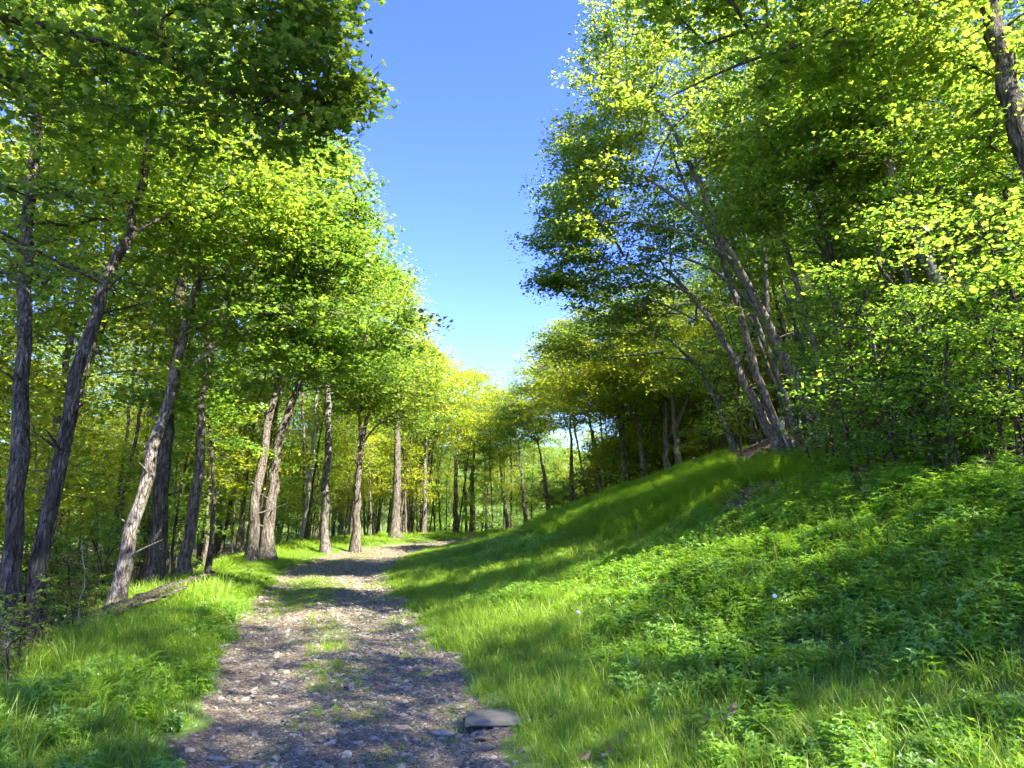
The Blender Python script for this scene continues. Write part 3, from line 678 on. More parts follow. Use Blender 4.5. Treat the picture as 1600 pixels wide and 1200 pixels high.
t = build_tree('maple_tree', [(stem_px(b, [(556,800,27.5),(560,730,27.5),(566,680,27.6),(578,640,28)]), .18, .07)],
   [ell(590,560,28,2.6,2.4,2.0,90), ell(640,620,28.5,2.4,2.2,1.6,70), ell(610,470,30,2.4,2.6,2.6,80), ell(560,620,29,2,2,1.0,30)], 'mid', .13, 100, .85, (M_MAPLE,M_BARK), 18, b, prune=True, first=3,
   guides=[([P(562,700,27.6), P(585,665,28), P(625,640,28), P(655,625,28.3)], .05, .02), ([P(564,690,27.6), P(560,640,28), P(570,590,28)], .07, .03)])
tag(t, 'sunlit trunk forking into spreading limbs beside the bend of the track', 'tree')
# yellow lit maples beyond the bend
yl = [(617,848,36,[(620,740,36),(622,640,36.3),(625,560,37)],[(640,500,38,3.0,3,3.6,120),(665,560,38,2.4,2.6,2.8,90),(610,560,38,2.5,2.5,2.5,60)],.30,'dark gnarled many stemmed trunk in the middle of the sunlit grove'),
      (662,846,42,[(664,740,42),(668,650,42.5)],[(675,600,43,3.4,3,3.2,110),(700,640,44,3,3,2.6,80)],.15,'slim pale trunk right of the gnarled many stemmed one'),
      (712,838,50,[(712,740,50),(715,660,50.5)],[(730,620,51,3.2,3,2.8,110),(755,600,53,2.6,2.6,2.6,80),(745,660,50,3,3,1.5,60)],.22,'paired dark trunk at the far left edge of the turning track'),
      (738,834,55,[(738,740,55),(741,690,55.5)],[(775,640,57,2.6,3,2.8,90),(750,690,55,3,3,2.2,80)],.24,'last trunk on the left before the track turns out of sight')]
for i, (px, py, y, st, bl, r0, lab) in enumerate(yl):
    b = at(px, y)
    t = build_tree('maple_tree', [(stem_px(b, st), r0, .08)], [ell(*q) for q in bl], 'far', .17, 95, 1.0, (M_SUNTINT if i < 3 else M_MAPLE, M_BARK), 30+i, b, prune=True, first=3.5, flat=.25)
    tag(t, lab, 'tree')
# overhanging maple at the upper left: trunk outside the frame
b = np.array([-6.4, 4.6, G(-6.4,4.6)])
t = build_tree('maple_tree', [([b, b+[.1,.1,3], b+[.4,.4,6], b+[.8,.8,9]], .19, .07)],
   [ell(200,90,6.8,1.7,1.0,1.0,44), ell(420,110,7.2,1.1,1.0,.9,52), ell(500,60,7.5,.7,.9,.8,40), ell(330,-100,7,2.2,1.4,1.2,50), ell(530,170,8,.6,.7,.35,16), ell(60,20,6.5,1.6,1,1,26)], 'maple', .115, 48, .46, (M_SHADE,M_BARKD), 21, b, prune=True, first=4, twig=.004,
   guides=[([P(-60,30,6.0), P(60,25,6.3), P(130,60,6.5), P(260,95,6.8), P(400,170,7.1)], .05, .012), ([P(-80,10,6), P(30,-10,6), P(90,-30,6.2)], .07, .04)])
tag(t, 'shaded maple whose dark leafy boughs overhang the track from the upper left', 'tree')
# beech twigs at the left edge
b = np.array([-5.4, 3.4, G(-5.4,3.4)])
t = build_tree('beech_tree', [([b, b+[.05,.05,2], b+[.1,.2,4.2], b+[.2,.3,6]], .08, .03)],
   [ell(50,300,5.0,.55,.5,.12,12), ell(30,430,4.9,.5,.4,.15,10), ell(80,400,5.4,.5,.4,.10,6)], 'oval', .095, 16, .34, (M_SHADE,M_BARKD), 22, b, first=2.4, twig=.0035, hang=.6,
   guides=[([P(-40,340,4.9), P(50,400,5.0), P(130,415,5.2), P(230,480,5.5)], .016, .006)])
tag(t, 'beech with broad oval leaves reaching in at the left edge of the view', 'tree')
# bare twiggy top
b = at(470, 33)
t = build_tree('dead_tree', [([b, b+[0.3,0,4], P(500,560,33), P(560,400,33), P(582,350,33)], .14, .03)], [ell(585,345,33,.9,.5,.7,9)], bare=True, mats=(None,M_DEAD), seed=23, origin=b, first=6, crad=.6, twig=.012)
tag(t, 'leafless tree whose bare grey twigs poke into the sky above the left canopy', 'dead tree')

# ---- right side, hero trees
b = at(1226, 17.2)
t = build_tree('maple_tree', [(stem_px(b, [(1185,640,17.2),(1155,575,17.2),(1120,512,17.3),(1085,465,17.6),(1040,420,18)]), .13, .05), (stem_px(b+[.16,.1,0], [(1196,625,17.4),(1175,560,17.6),(1155,480,17.8),(1125,400,18.2),(1100,300,18.8)]), .125, .05)],
   [ell(930,420,17.2,1.9,1.6,1.3,46), ell(1000,330,17.6,2.4,1.8,2.2,50), ell(895,330,17.6,1.4,1.6,1.8,44), ell(1040,470,18,2.4,1.8,1.3,26), ell(1100,260,18.5,2.6,2.0,2.2,40), ell(865,445,17,.8,.8,.35,14), ell(960,510,18.5,1.5,1.2,.5,12)], 'mid', .10, 120, .60, (M_MAPLE,M_BARKL), 41, b, prune=True, first=4.0,
   guides=[([P(1085,465,17.6), P(1030,430,17.4), P(940,425,17.2)], .04, .012)])
tag(t, 'maple with two mottled trunks leaning left from one base at the top of the grass', 'tree')
b = at(1288, 16.8)
t = build_tree('maple_tree', [(stem_px(b, [(1235,580,16.6),(1200,510,16.4),(1165,440,16.2),(1125,370,16),(1090,280,15.8),(1045,190,15.6)]), .15, .055)],
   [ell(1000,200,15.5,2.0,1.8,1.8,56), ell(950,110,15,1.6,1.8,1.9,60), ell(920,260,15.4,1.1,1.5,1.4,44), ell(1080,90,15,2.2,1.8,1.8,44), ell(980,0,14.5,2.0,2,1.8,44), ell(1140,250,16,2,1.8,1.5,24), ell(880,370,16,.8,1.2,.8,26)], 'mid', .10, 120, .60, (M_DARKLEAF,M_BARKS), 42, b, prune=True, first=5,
   guides=[([P(1125,370,16), P(1070,320,15.8), P(1000,270,15.6), P(930,235,15.4)], .06, .012), ([P(1165,440,16.2), P(1100,350,16), P(1060,270,16), P(1035,180,16)], .07, .015),
           ([P(1150,410,16.1), P(1080,365,15.8), P(990,345,15.5), P(900,350,15.2)], .05, .01), ([P(1190,490,16.3), P(1120,420,16.2), P(1030,390,16), P(950,375,15.8)], .045, .01), ([P(1200,510,16.4), P(1195,400,16.6), P(1175,280,16.9), P(1160,150,17.2)], .08, .03)])
tag(t, 'dark maple with the thickest leaning trunk, rising behind the mottled pair', 'tree')
b = at(1252, 19)
t = build_tree('maple_tree', [(stem_px(b, [(1222,600,19),(1185,510,19),(1160,430,19),(1130,330,19)]), .09, .04)],
   [ell(1150,330,19,2,2,2,60), ell(1200,420,19.5,1.8,1.8,1.4,40)], 'mid', .12, 110, .7, (M_DARKLEAF,M_BARKS), 43, b, prune=True, first=4.5)
tag(t, 'slim dark leaning stem between the mottled pair and the thickest trunk', 'tree')
b = at(1425, 13.5)
t = build_tree('maple_tree', [(stem_px(b, [(1385,570,13.4),(1345,490,13.2),(1310,430,13.1)]), .13, .055)],
   [ell(1300,300,13,2.2,2,1.8,70), ell(1400,420,14,1.8,1.8,1.3,50), ell(1230,180,13,2,2,1.6,60)], 'mid', .11, 120, .62, (M_DARKLEAF,M_BARKD), 44, b, prune=True, first=3,
   guides=[([P(1310,430,13.1), P(1290,395,13), P(1268,366,13)], .045, .025), ([P(1315,440,13.1), P(1290,370,13.1), P(1276,320,13.2), P(1250,220,13.4)], .045, .03)])
tag(t, 'trunk splitting into two pale weathered limbs at mid height on the right', 'tree')
b = at(1540, 11.5)
t = build_tree('maple_tree', [(stem_px(b, [(1495,500,11.5),(1455,420,11.6),(1420,340,11.7),(1385,250,12),(1350,120,12.3)]), .13, .06)],
   [ell(1330,110,12,2.2,2,1.8,80), ell(1450,200,12,2,1.8,1.6,60), ell(1500,380,13,1.6,1.6,1.2,40)], 'mid', .11, 120, .6, (M_DARKLEAF,M_BARKS), 45, b, prune=True, first=3.5)
tag(t, 'long smooth grey trunk slanting up from the right edge thicket', 'tree')
b = np.array([9.3, 8.2, G(9.3,8.2)])
t = build_tree('maple_tree', [([b, P(1640,350,8.8), P(1575,150,9.0), P(1540,-20,9.2), P(1500,-200,9.4)], .22, .10)],
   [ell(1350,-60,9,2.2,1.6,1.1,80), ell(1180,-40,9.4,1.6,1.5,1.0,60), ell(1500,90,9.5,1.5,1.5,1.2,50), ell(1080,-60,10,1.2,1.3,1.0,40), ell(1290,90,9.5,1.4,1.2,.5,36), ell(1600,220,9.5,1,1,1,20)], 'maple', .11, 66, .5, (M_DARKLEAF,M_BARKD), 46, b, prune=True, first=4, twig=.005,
   guides=[([P(1540,-5,9.2), P(1450,0,9.2), P(1380,8,9.2), P(1320,40,9.2), P(1245,72,9.3), P(1150,100,9.4), P(1050,150,9.6)], .055, .012)])
tag(t, 'dark near maple at the top right corner with one long bough reaching left', 'tree')
# mid distance right: clearly seen trunks on the far crest
hr = [(1062,31,[(1052,650,31),(1046,590,31.3)],[(1080,655,31,),(1090,570,31.5)],.16,'Y shaped dark trunk alone on the sunlit crest of the slope',M_SUNTINT,(1060,540)),
      (1042,32,[(1040,640,32),(1036,560,32.3),(1030,500,33)],None,.15,'upright grey trunk just left of the Y shaped one',M_SUNTINT,(1010,520)),
      (1008,33,[(1000,670,33),(990,620,33.4),(985,560,34)],None,.13,'pale trunk bending left beside a green bush on the crest',M_SUNTINT,(960,570)),
      (975,34,[(972,680,34),(958,620,34),(935,580,34.5)],None,.12,'crooked thin trunk curving left in front of the pine grove',M_MAPLE,(930,560)),
      (862,46,[(852,750,46),(842,700,46)],None,.22,'lone dark trunk with a low side branch left of the crest',M_MAPLE,(850,610)),
      (942,39,[(932,700,39),(920,660,39)],None,.17,'reddish brown trunk lit by the sun among thin poles',M_MAPLE,(900,590)),
      (893,43,[(893,700,43),(890,650,43)],None,.2,'straight grey trunk right of the lone dark one',M_MAPLE,(870,560)),
      (822,52,[(815,740,52),(810,690,52)],None,.18,'short leaning trunk on the low bank by the turn',M_MAPLE,(840,610)),
      (795,58,[(785,760,58),(780,700,58)],None,.2,'pale trunk leaning left at the very end of the bank',M_MAPLE,(815,660))]
for i, (px, y, st, alt, r0, lab, lm, cc) in enumerate(hr):
    b = at(px, y); stems = [(stem_px(b, st), r0, .06)]
    gd = [([P(1055,670,31), P(1075,620,31.2), P(1082,560,31.5)], .10, .04)] if alt else []
    t = build_tree('maple_tree', stems, [ell(cc[0],cc[1],y+1,3.2,3,2.6,100), ell(cc[0]-25,cc[1]+45,y,2.6,2.4,1.5,60), ell(px+5,float(proj(b)[1][0])-62,y+2.5,2.8,1.6,1.1,46)], 'far', .16, 100, .95, (M_SUNTINT if i in (1,2,3,5) else lm, M_BARKL if i in (2,8) else M_BARK), 60+i, b, prune=True, first=3.5, flat=.22, guides=gd)  # sun-tinted leaves paint light on crest crowns the sun misses
    tag(t, lab, 'tree')

sl = [(1318,14.6,[(1275,540,14.6),(1235,420,14.7),(1195,260,15),(1170,130,15.4)],.07,(1180,150),'slim straight stem leaning left just right of the thickest dark trunk'),
      (1372,15.6,[(1330,540,15.6),(1290,420,15.7),(1262,270,16),(1240,140,16.4)],.075,(1240,170),'slim stem leaning left behind the split pale limbs'),
      (1470,12.4,[(1430,480,12.4),(1398,360,12.5),(1375,230,12.8),(1350,60,13.2)],.07,(1370,110),'slim stem just left of the long smooth grey trunk'),
      (1265,20.5,[(1232,560,20.5),(1215,480,20.6),(1190,380,21)],.08,(1180,380),'slim stem seen through the gap behind the mottled pair'),
      (1150,24.5,[(1110,600,24.5),(1060,540,24.8),(1000,500,25.2)],.10,(960,505),'leaning maple on the upper grass whose crown meets the far trees')]
for i, (px, y, st, r0, cc, lab) in enumerate(sl):
    b = at(px, y); last = i == 4
    bl = [ell(cc[0],cc[1],y+.6,1.8,1.6,1.6,40)] if not last else [ell(930,520,25.5,2.2,1.8,1.3,60), ell(1010,480,25.5,2.4,1.8,1.6,60), ell(885,540,26,1.5,1.4,1.0,34), ell(1060,560,25,1.6,1.6,1.0,26)]
    t = build_tree('maple_tree', [(stem_px(b, st), r0, .035)], bl, 'mid', .11, 110, .7, (M_MAPLE,M_BARKD if i % 2 else M_BARKS), 90+i, b, prune=True, first=4)
    tag(t, lab, 'tree')
# ---- generic templates (local coordinates, first use moves the template itself)
USED = {}
def template(kind, hgt, crown_lo, crad_, nb, leaf, ls, per, cr, mats, seed, r0, lean=.5, first=None):
    r = np.random.default_rng(seed); top = np.array([lean, r.normal()*.3, hgt]); st = [np.zeros(3), np.array([lean*.15,.05,hgt*.33]), np.array([lean*.5,0,hgt*.66]), top]
    bl = []
    for k in range(5):
        f = k/4; z = crown_lo+(hgt+1-crown_lo)*(.15+.8*f); rad = crad_*(1-.75*abs(f-.4)**1.3); a = r.random()*6.3
        bl.append((np.array([cos(a)*crad_*.3+lean*f, sin(a)*crad_*.3, z]), (rad,rad,(hgt-crown_lo)*.16), nb//5))
    return build_tree(kind, [(st, r0, .03)], bl, leaf, ls, per, cr, mats, seed, (0,0,0), first=first or crown_lo*.7, flat=.22)
M_OLIVE = leaf_mat('olive leaves', [(0,(.05,.09,.02)),(.5,(.09,.15,.03)),(1,(.16,.20,.05))], [(0,(.14,.22,.03)),(.5,(.30,.38,.06)),(1,(.50,.50,.09))], .5)
T_TALL = [template('forest_tree', 15, 5.5, 3.6, 110, 'far', .17, 74, 1.0, (M_MAPLE,M_BARK), 101, .17),
          template('forest_tree', 17, 6.5, 3.4, 110, 'far', .17, 74, 1.0, (M_OLIVE,M_BARKD), 102, .17, -.8),
          template('forest_tree', 13, 4.5, 3.2, 100, 'far', .16, 74, .95, (M_SUNTINT,M_BARKL), 103, .13, 1.0),
          template('forest_tree', 16, 7, 3.8, 110, 'far', .17, 74, 1.0, (M_BEECH,M_BARKS), 104, .16, .3)]
T_POLE = [template('slender_pole_tree', 11, 6.5, 1.8, 34, 'far', .16, 80, .9, (M_MAPLE,M_BARKD), 141, .075, .5),
          template('slender_pole_tree', 13, 7.5, 1.8, 36, 'far', .16, 80, .9, (M_BEECH,M_BARK), 142, .09, -.5)]
T_UND = [template('understory_tree', 6, 1.6, 2.0, 50, 'mid', .12, 85, .7, (M_MAPLE,M_BARKD), 111, .05),
         template('understory_tree', 4.5, 1.0, 1.8, 44, 'mid', .12, 80, .65, (M_BEECH,M_BARKS), 112, .04, .8),
         template('understory_tree', 7.5, 2.2, 2.2, 56, 'mid', .12, 80, .75, (M_SUNTINT,M_BARK), 113, .06, -.6)]
T_SHRUB = [template('beech_shrub', 2.2, .4, 1.15, 46, 'oval', .105, 42, .38, (M_BEECH,M_BARKD), 121, .025, .2, .15),
           template('beech_shrub', 3.2, .5, 1.3, 56, 'oval', .11, 42, .42, (M_BEECH,M_BARKD), 122, .03, -.2, .2)]
T_LOW = [template('leafy_seedling', .8, .15, .45, 15, 'mid', .09, 14, .18, (M_MAPLE,M_BARKD), 131, .008, .1, .05)]
def put(tp, x, y, sc_, label, cat, group=None, rz=None, tilt=(0,0), zoff=-.05):
    o = tp if tp.name not in USED else copy_tree(tp)
    USED[tp.name] = 1
    o.location = (x, y, G(x,y)+zoff); o.scale = (sc_,)*3 if np.isscalar(sc_) else sc_
    o.rotation_euler = (tilt[0], tilt[1], random.random()*2*pi if rz is None else rz)
    for k in ('label','category','group'):
        if k in o: del o[k]
    tag(o, label, cat, group); return o
heroes = [(o.location.x, o.location.y) for o in COL.objects if o.type == 'EMPTY' and o.parent is None and o.location.length > 1]
placed = list(heroes)
def grid(n, box, mind, cond):
    out = []; tries = 0
    while len(out) < n and tries < n*60:
        tries += 1
        x = box[0]+(box[1]-box[0])*random.random(); y = box[2]+(box[3]-box[2])*random.random()
        if not cond(x, y): continue
        if any((x-a)**2+(y-b)**2 < mind**2 for a, b in placed): continue
        placed.append((x,y)); out.append((x,y))
    return out
def sky_ok(x, y, h, rad, slack=12):
    z0 = G(x,y)
    pts = np.array([[x+dx, y, z0+h*f] for f in (.45,.65,.85,1.0) for dx in (-rad*.85,0,rad*.85)])
    px, py, _ = proj(pts); return np.all(in_sky(px, py) < slack)
u_ = lambda x, y: -(x-float(xr(y)))-float(wid(y)); s_ = lambda x, y: x-float(xr(y))
def big_ok(side, e):
    def c(x, y):
        if side < 0: return u_(x,y) > e
        return s_(x,y) > e + np.interp(y,[0,10,18,30,35,41,60],[6.5,7.5,9.5,14,9.5,3.5,2.5])
    return c
for box, n, lab, grp in [((-34,-7,9,34), 21, 'slim maple trunk standing within the left woods', 'trees inside the left woods'),
                    ((-40,-2,34,75), 26, 'distant maple in the far left woods beyond the bend', 'trees in the far left woods')]:
    for (x, y) in grid(n, box, 2.1 if box[2] < 30 else 2.6, big_ok(-1, 2.8)):
        tp = random.choice(T_TALL if y > 18 or random.random() < .6 else T_TALL); sc_ = .8+.35*random.random()
        if not sky_ok(x, y, 16*sc_, 3.6*sc_):
            sc_ *= .62
            if not sky_ok(x, y, 16*sc_, 3.6*sc_): continue
        put(tp, x, y, sc_, lab, 'tree', grp, tilt=(random.gauss(0,.03), .05))
for box, n, lab, grp in [((14,32,9,30), 9, 'dark maple trunk standing within the right hillside woods', 'trees inside the right hillside woods'),
                    ((-1,48,30,80), 46, 'distant maple on the far right hillside', 'trees on the far right hillside')]:
    for (x, y) in grid(n, box, 2.0 if box[2] < 20 else 2.6, big_ok(1, .5)):
        tp = random.choice(T_TALL); sc_ = .75+.3*random.random()
        if not sky_ok(x, y, 16*sc_, 3.6*sc_):
            sc_ *= .6
            if not sky_ok(x, y, 16*sc_, 3.6*sc_): continue
        put(tp, x, y, sc_, lab, 'tree', grp, tilt=(random.gauss(0,.03), -.10))
for (x, y) in grid(34, (-26,34,76,120), 3.0, lambda x, y: True):
    sc_ = .55+.4*random.random()
    for q in (1,.8,.62,.45):
        if sky_ok(x, y, 16*sc_*q, 3.6*sc_*q, 6): put(random.choice(T_TALL), x, y, sc_*q, 'small hazy tree at the far end of the clearing', 'tree', 'trees closing the far end of the clearing'); break
for (x, y) in [(13,-1.5),(3.6,-4),(8.5,-3.5),(6.2,-1.2),(1,-7.5)]:  # unseen trees added to throw shade on the track and verge
    put(random.choice(T_TALL), x, y, 1.2, 'unseen maple added beside the camera to cast shade', 'tree', 'added shade trees beside the camera')
for box, n, lab, grp, sd_ in [((-16,0,30,62), 60, 'thin straight pole of a tree in the grove left of the bend', 'pole trees left of the bend', -1), ((0,26,30,64), 60, 'thin straight pole of a tree along the far right crest', 'pole trees along the far right crest', 1), ((-24,-8,12,30), 18, 'thin straight pole of a tree behind the left verge', 'pole trees behind the left verge', -1), ((10,22,11,30), 34, 'thin leaning pole of a tree in the shaded right wood', 'pole trees in the shaded right wood', 1)]:
    for (x, y) in grid(n, box, .9, big_ok(sd_, 1.6 if sd_ < 0 else .1)):
        sc_ = .7+.4*random.random()
        if sky_ok(x, y, 12.5*sc_, 1.8*sc_): put(random.choice(T_POLE), x, y, sc_, lab, 'tree', grp, tilt=(random.gauss(0,.04), random.gauss(-.03*sd_,.05)-(.2 if 'leaning' in lab else 0)), rz=0)
for (x, y) in [(9.4,2.4)]:  # unseen sapling added to stop low sun passing under the crowns
    put(random.choice(T_UND), x, y, 1.1, 'unseen leafy sapling added beside the camera to cast shade', 'sapling', 'added shade saplings beside the camera')
placed2 = placed; placed = list(heroes)
for (x, y) in grid(88, (-26,-5,11,55), 1.4, big_ok(-1, 2.2)):
    sc_ = .7+.45*random.random()
    if sky_ok(x, y, 7*sc_, 2*sc_): put(random.choice([T_UND[0],T_UND[1],T_UND[2],T_UND[2]]), x, y, sc_, 'bright leafy sapling filling the space under the left canopy', 'sapling', 'saplings under the left canopy')  # extra share of the sun-tinted template brightens the understory by colour
for (x, y) in grid(72, (3,26,8,50), 1.5, big_ok(1, 1.3)):
    sc_ = .7+.45*random.random()
    if sky_ok(x, y, 7*sc_, 2*sc_): put(random.choice(T_UND[:2] if y < 24 else T_UND), x, y, sc_, 'leafy sapling filling the space under the right canopy', 'sapling', 'saplings under the right canopy')
for px, y, k, sc_, lab in [(1400,9.8,0,1.0,'low spreading beech shrub nearest the bare leafy patch on the right'),
        (1480,9.2,1,.95,'bright broad beech shrub in the middle of the right edge thicket'),(1570,8.6,0,1.05,'beech shrub cut by the right edge of the view'),
        (1330,13.0,1,.9,'beech shrub in front of the thickest dark trunk'),(1440,12.5,1,1.1,'tall beech shrub below the split pale limbs'),
        (1540,11.2,1,1.2,'tall beech shrub at the foot of the slanting grey trunk'),(1600,9.8,1,1.2,'taller beech shrub behind the one cut by the right edge'),
        (1380,15,1,1.2,'rear beech shrub between the split trunk and the thickest trunk'),(1160,22,1,1.3,'rounded shrub behind the base of the mottled twin trunks'),
        (1110,26,0,1.5,'pale green shrub on the crest right of the Y shaped trunk'),(985,33,0,1.6,'dark green round bush on the crest beside the pale bending trunk')]:
    p = at(px, y); put(T_SHRUB[k], p[0], p[1], sc_, lab, 'shrub', rz=random.random()*6)
for (x, y) in grid(66, (-16,24,46,95), 2.0, lambda x, y: s_(x,y) > 1.5 or u_(x,y) > 2):
    for q in (1.1,.8,.5):
        if sky_ok(x, y, 7*q, 2*q): put(random.choice(T_UND), x, y, q, 'low leafy tree filling the gap at the far end of the track', 'sapling', 'low trees at the far end of the track'); break
for (x, y) in grid(66, (1,24,35,60), 1.4, big_ok(1, .3)):
    for q in (1.15,.9,.6):
        if sky_ok(x, y, 7*q, 2*q): put(random.choice([T_UND[2],T_UND[0],T_UND[2]]), x, y, q, 'yellow green sapling lit between the trunks of the far right crest', 'sapling', 'sunlit saplings on the far right crest'); break
for (x, y) in grid(26, (6,16,7,17), .9, big_ok(1, .2)):
    put(random.choice(T_SHRUB), x, y, .6+.5*random.random(), 'leafy beech shrub deep in the thicket on the right', 'shrub', 'shrubs deep in the right thicket')
for (x, y) in grid(22, (-14,-6.5,11.5,20), .8, big_ok(-1, 2.2)):
    put(random.choice(T_SHRUB), x, y, .4+.35*random.random(), 'low leafy shrub on the left bank below the verge', 'shrub', 'low shrubs on the left bank')
for (x, y) in grid(24, (-7.5,-4.5,4.5,9.5), .35, lambda x, y: 1.6 < u_(x,y) < 3.2):
    put(T_LOW[0], x, y, .3+.3*random.random(), 'maple seedling at the edge of the left bank', 'seedling', 'maple seedlings along the left bank')
for (x, y) in grid(14, (4,9,6,13), .4, lambda x, y: -1.0 < s_(x,y)-np.interp(y,[0,10,18],[6.5,7.5,9.5]) < .8):
    put(T_LOW[0], x, y, .6+.5*random.random(), 'maple seedling at the edge of the right thicket', 'seedling', 'maple seedlings by the right thicket')

ORD = ['first','second','third','fourth','fifth','sixth','seventh','eighth','ninth','tenth','eleventh','twelfth']
for k, (px, y) in enumerate(sorted([(1335,10.6),(1385,10.0),(1432,9.7),(1500,8.5),(1545,8.9),(1592,8.1),(1462,9.3),(1302,12.2),(1262,14.2),(1415,11),(1570,9.6),(1350,12)])):
    p = at(px, y); put(random.choice(T_SHRUB), p[0], p[1], .55+.2*random.random(), ORD[k]+' small beech shrub from the left along the front edge of the right thicket', 'shrub', 'low shrubs along the right thicket edge')
# far wood: one mass behind everything
r = np.random.default_rng(77)
def far_mass():
    n = 12000; a = r.random(n); side = r.random(n)
    X = np.where(side < .5, -22-r.random(n)*48, 24+r.random(n)*50); Y = 12+r.random(n)*100
    back = r.random(n) < .5; X = np.where(back, -70+150*r.random(n), X); Y = np.where(back, 72+45*r.random(n), Y)
    Z = H(X, Y)+r.random(n)**1.5*15*np.where(back, .85, 1)+.3
    C = np.stack([X,Y,Z],-1); px, py, f = proj(C); k = in_sky(px, py) < -1.2*F/f; C = C[k]
    I = np.repeat(np.arange(len(C)), 42); d = r.normal(size=(len(I),3))*np.array([1.3,1.3,.5])*.75
    return C[I]+d
FM = far_mass()
o = leaves_mesh('distant_woods', FM, np.tile(np.array([0,0,1.0]),(len(FM),1)), .34, 'far', None, M_MAPLE, r, .6, .2)
tag(o, 'mass of green foliage closing the woods far behind the trees', 'woods', kind='stuff')

# ------------------------------------------------------------------ ferns, dandelions, logs, sticks
def frond_mesh(parent, L_, an, arch, seed, m=M_FERN):
    r = np.random.default_rng(seed); V = []; Fc = []; T = []; A = []
    n = 20; W0 = L_*.17
    def pt(t): return np.array([cos(an)*L_*t*(1-.12*t), sin(an)*L_*t*(1-.12*t), L_*(arch*t-.75*arch*t*t)])
    side = np.array([-sin(an), cos(an), 0])
    for i in range(n+1):
        t = .12+.88*i/n; p = pt(t); d = pt(min(t+.01,1.01))-p; d /= np.linalg.norm(d); wl = W0*math.sin(min(1,(t-.02)*1.25)*pi*.93+.12)*1.0+.004
        for sg in (-1, 1):
            tipv = p+side*sg*wl+d*wl*.35+np.array([0,0,-.12*wl]); hw = L_/n*.24; b0 = len(V)
            V += [tuple(p-d*hw), tuple((p+tipv)/2-d*hw*.9), tuple(tipv), tuple((p+tipv)/2+d*hw*.9), tuple(p+d*hw)]
            Fc += [b0,b0+1,b0+2,b0+3,b0+4]; T.append(5); A.append(.2+.6*r.random())
    for i in range(8):
        a = pt(i/8); b_ = pt((i+1)/8); b0 = len(V); w_ = .003
        V += [tuple(a-side*w_), tuple(a+side*w_), tuple(b_+side*w_), tuple(b_-side*w_)]; Fc += [b0,b0+1,b0+2,b0+3]; T.append(4); A.append(.7)
    return mesh_obj('frond', V, Fc, T, [m], parent, attrs={'v':('FACE',A)})
def fern(px, py, size, label, nf=7, seed=0, pos=None, group=None):
    p = onground(px, py) if pos is None else np.array(pos); root = empty('fern', p); r = np.random.default_rng(900+seed)
    for k in range(nf):
        frond_mesh(root, size*(.75+.4*r.random()), k*2*pi/nf+r.normal()*.25, .9+.5*r.random(), 1000+seed*20+k)
    tag(root, label, 'fern', group); return root
for i, (px, py, sz, lab) in enumerate([
    (825,888,.42,'pale fern low on the grass slope nearest the track'),(872,868,.42,'fern a step above and right of the lowest pale fern on the slope'),
    (962,802,.50,'small dark fern near the middle of the upper slope'),(1008,862,.38,'little yellow green fern alone in the middle of the slope'),
    (1395,792,.42,'fern at the brown leaf patch under the shrubs'),(1370,735,.40,'fern half hidden in the shade at the thicket edge'),
    (1545,985,.28,'single small fern in the dark grass at the lower right'),(1100,710,.45,'fern at the sunlit crest below the Y shaped trunk'),
    (135,1105,.42,'fern in the lower left verge farthest from the track'),(215,1050,.38,'fern in the left verge at the rim of the sunlit patch'),(270,1065,.34,'fern in the left verge closest to the stones')]):
    fern(px, py, sz, lab, 7 if i != 6 else 3, i)
M_STALK = simple_mat('pale stalk', (.2,.3,.08)); M_FLUFF = simple_mat('white fluff', (.75,.75,.72), .9)
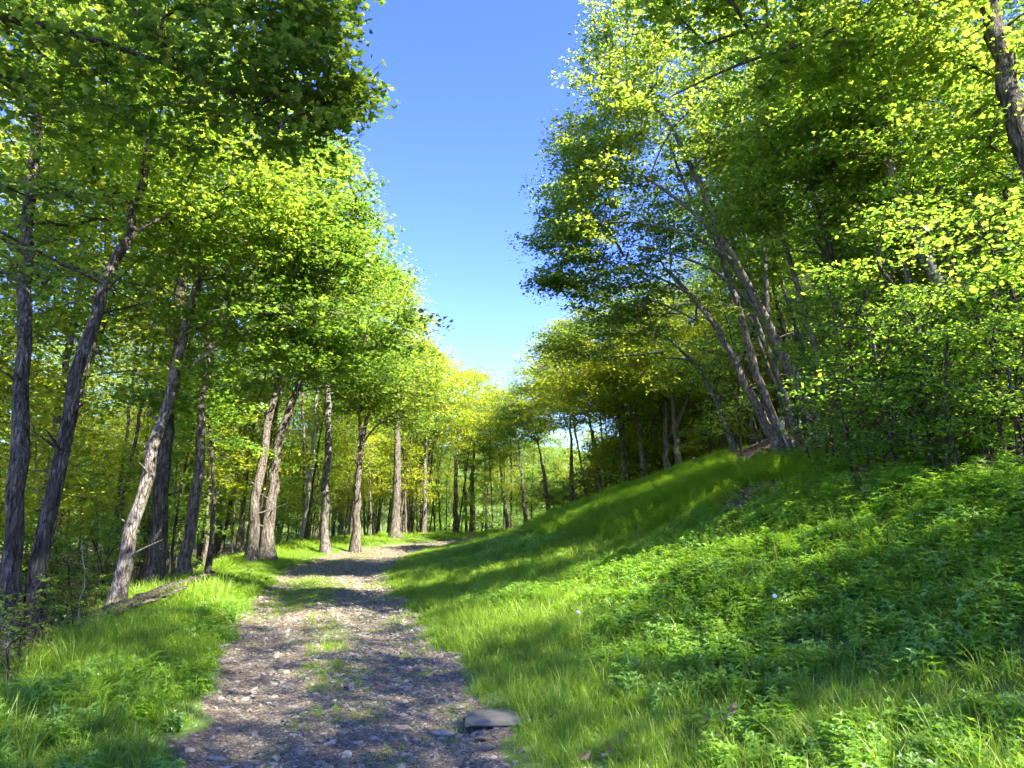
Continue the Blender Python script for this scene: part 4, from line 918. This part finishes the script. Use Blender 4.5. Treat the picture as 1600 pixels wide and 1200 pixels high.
def dandelion(px, py, lab, hh=.22):
    import bmesh
    p = onground(px, py+6); root = empty('dandelion', p)
    tube_net('stem', [(np.array([[0,0,0],[.004,0,hh*.5],[.012,0,hh]]), np.array([.003,.0028,.0025]))], M_STALK, root)
    V = []; Fc = []; T = []; r = np.random.default_rng(5); c = np.array([.012,0,hh+.014])
    for i in range(120):
        d = r.normal(size=3); d /= np.linalg.norm(d); e = np.cross(d, r.normal(size=3)); e /= np.linalg.norm(e); f = np.cross(d, e); b0 = len(V); q = c+d*.02
        V += [tuple(c+d*.004), tuple(q+e*.006), tuple(q-e*.003+f*.005), tuple(q-e*.003-f*.005)]
        Fc += [b0,b0+1,b0+2,b0,b0+2,b0+3,b0,b0+3,b0+1,b0+1,b0+3,b0+2]; T += [3]*4
    mesh_obj('seed_head', V, Fc, T, [M_FLUFF], root); tag(root, lab, 'flower')
dandelion(1211,965,'white dandelion clock near the middle right of the grass'); dandelion(902,984,'white dandelion clock in the grass closer to the track')
def log(name, pts, r0, r1, m, lab, seed, cat='log'):
    q, t = resample(pts, .18); r = np.random.default_rng(seed); q = q+r.normal(size=q.shape)*.015
    rad = (r0+(r1-r0)*t)*(1+.2*(r.random(len(t))-.5))
    rad = np.r_[.002, rad, .002]; q = np.vstack([q[0], q, q[-1]])
    o = tube_net(name, [(q-pts[0], rad)], m, None, 12, .25, r); o.location = tuple(pts[0]); tag(o, lab, cat); return o
def gp(px, y, dz): return at(px, y, dz)
log('fallen_log', [gp(100,9.6,.12), gp(180,10.9,.14), gp(255,12.6,.2), gp(335,15.2,.24)], .12, .07, M_BARKD, 'dark fallen log lying along the top of the left bank', 1)
log('fallen_log', [gp(120,9.2,.10), gp(215,10.9,.16), gp(290,12.6,.2)], .05, .03, M_BARK, 'thin fallen branch alongside the dark log', 2, 'branch')
log('rotten_log', [gp(-60,6.9,.06), gp(10,7.5,.05), gp(62,8.1,.02)], .17, .10, M_ROT, 'reddish rotten log at the foot of the twin dark trunks', 3)
log('dead_stick', [P(1235,690,15.0)-[0,0,.3], P(1222,672,15.1), P(1205,640,15.4)], .025, .012, M_DEAD, 'thin pale dead stick leaning beside the mottled twin trunks', 4, 'branch')
log('dead_stick', [gp(118,9.3,0), gp(118,9.3,.45), gp(124,9.3,.9), gp(112,9.4,1.2)], .011, .005, M_DEAD, 'bare pale curled stick rising from the left bank', 5, 'branch')
log('leaning_dead_stem', [gp(1328,15,.0), P(1312,640,15.2), P(1300,610,15.4)], .035, .02, M_DEAD, 'white broken stem leaning right of the thickest dark trunk', 6, 'branch')
print('objects', len(bpy.data.objects), 'tris', sum(len(m.polygons) for m in bpy.data.meshes))
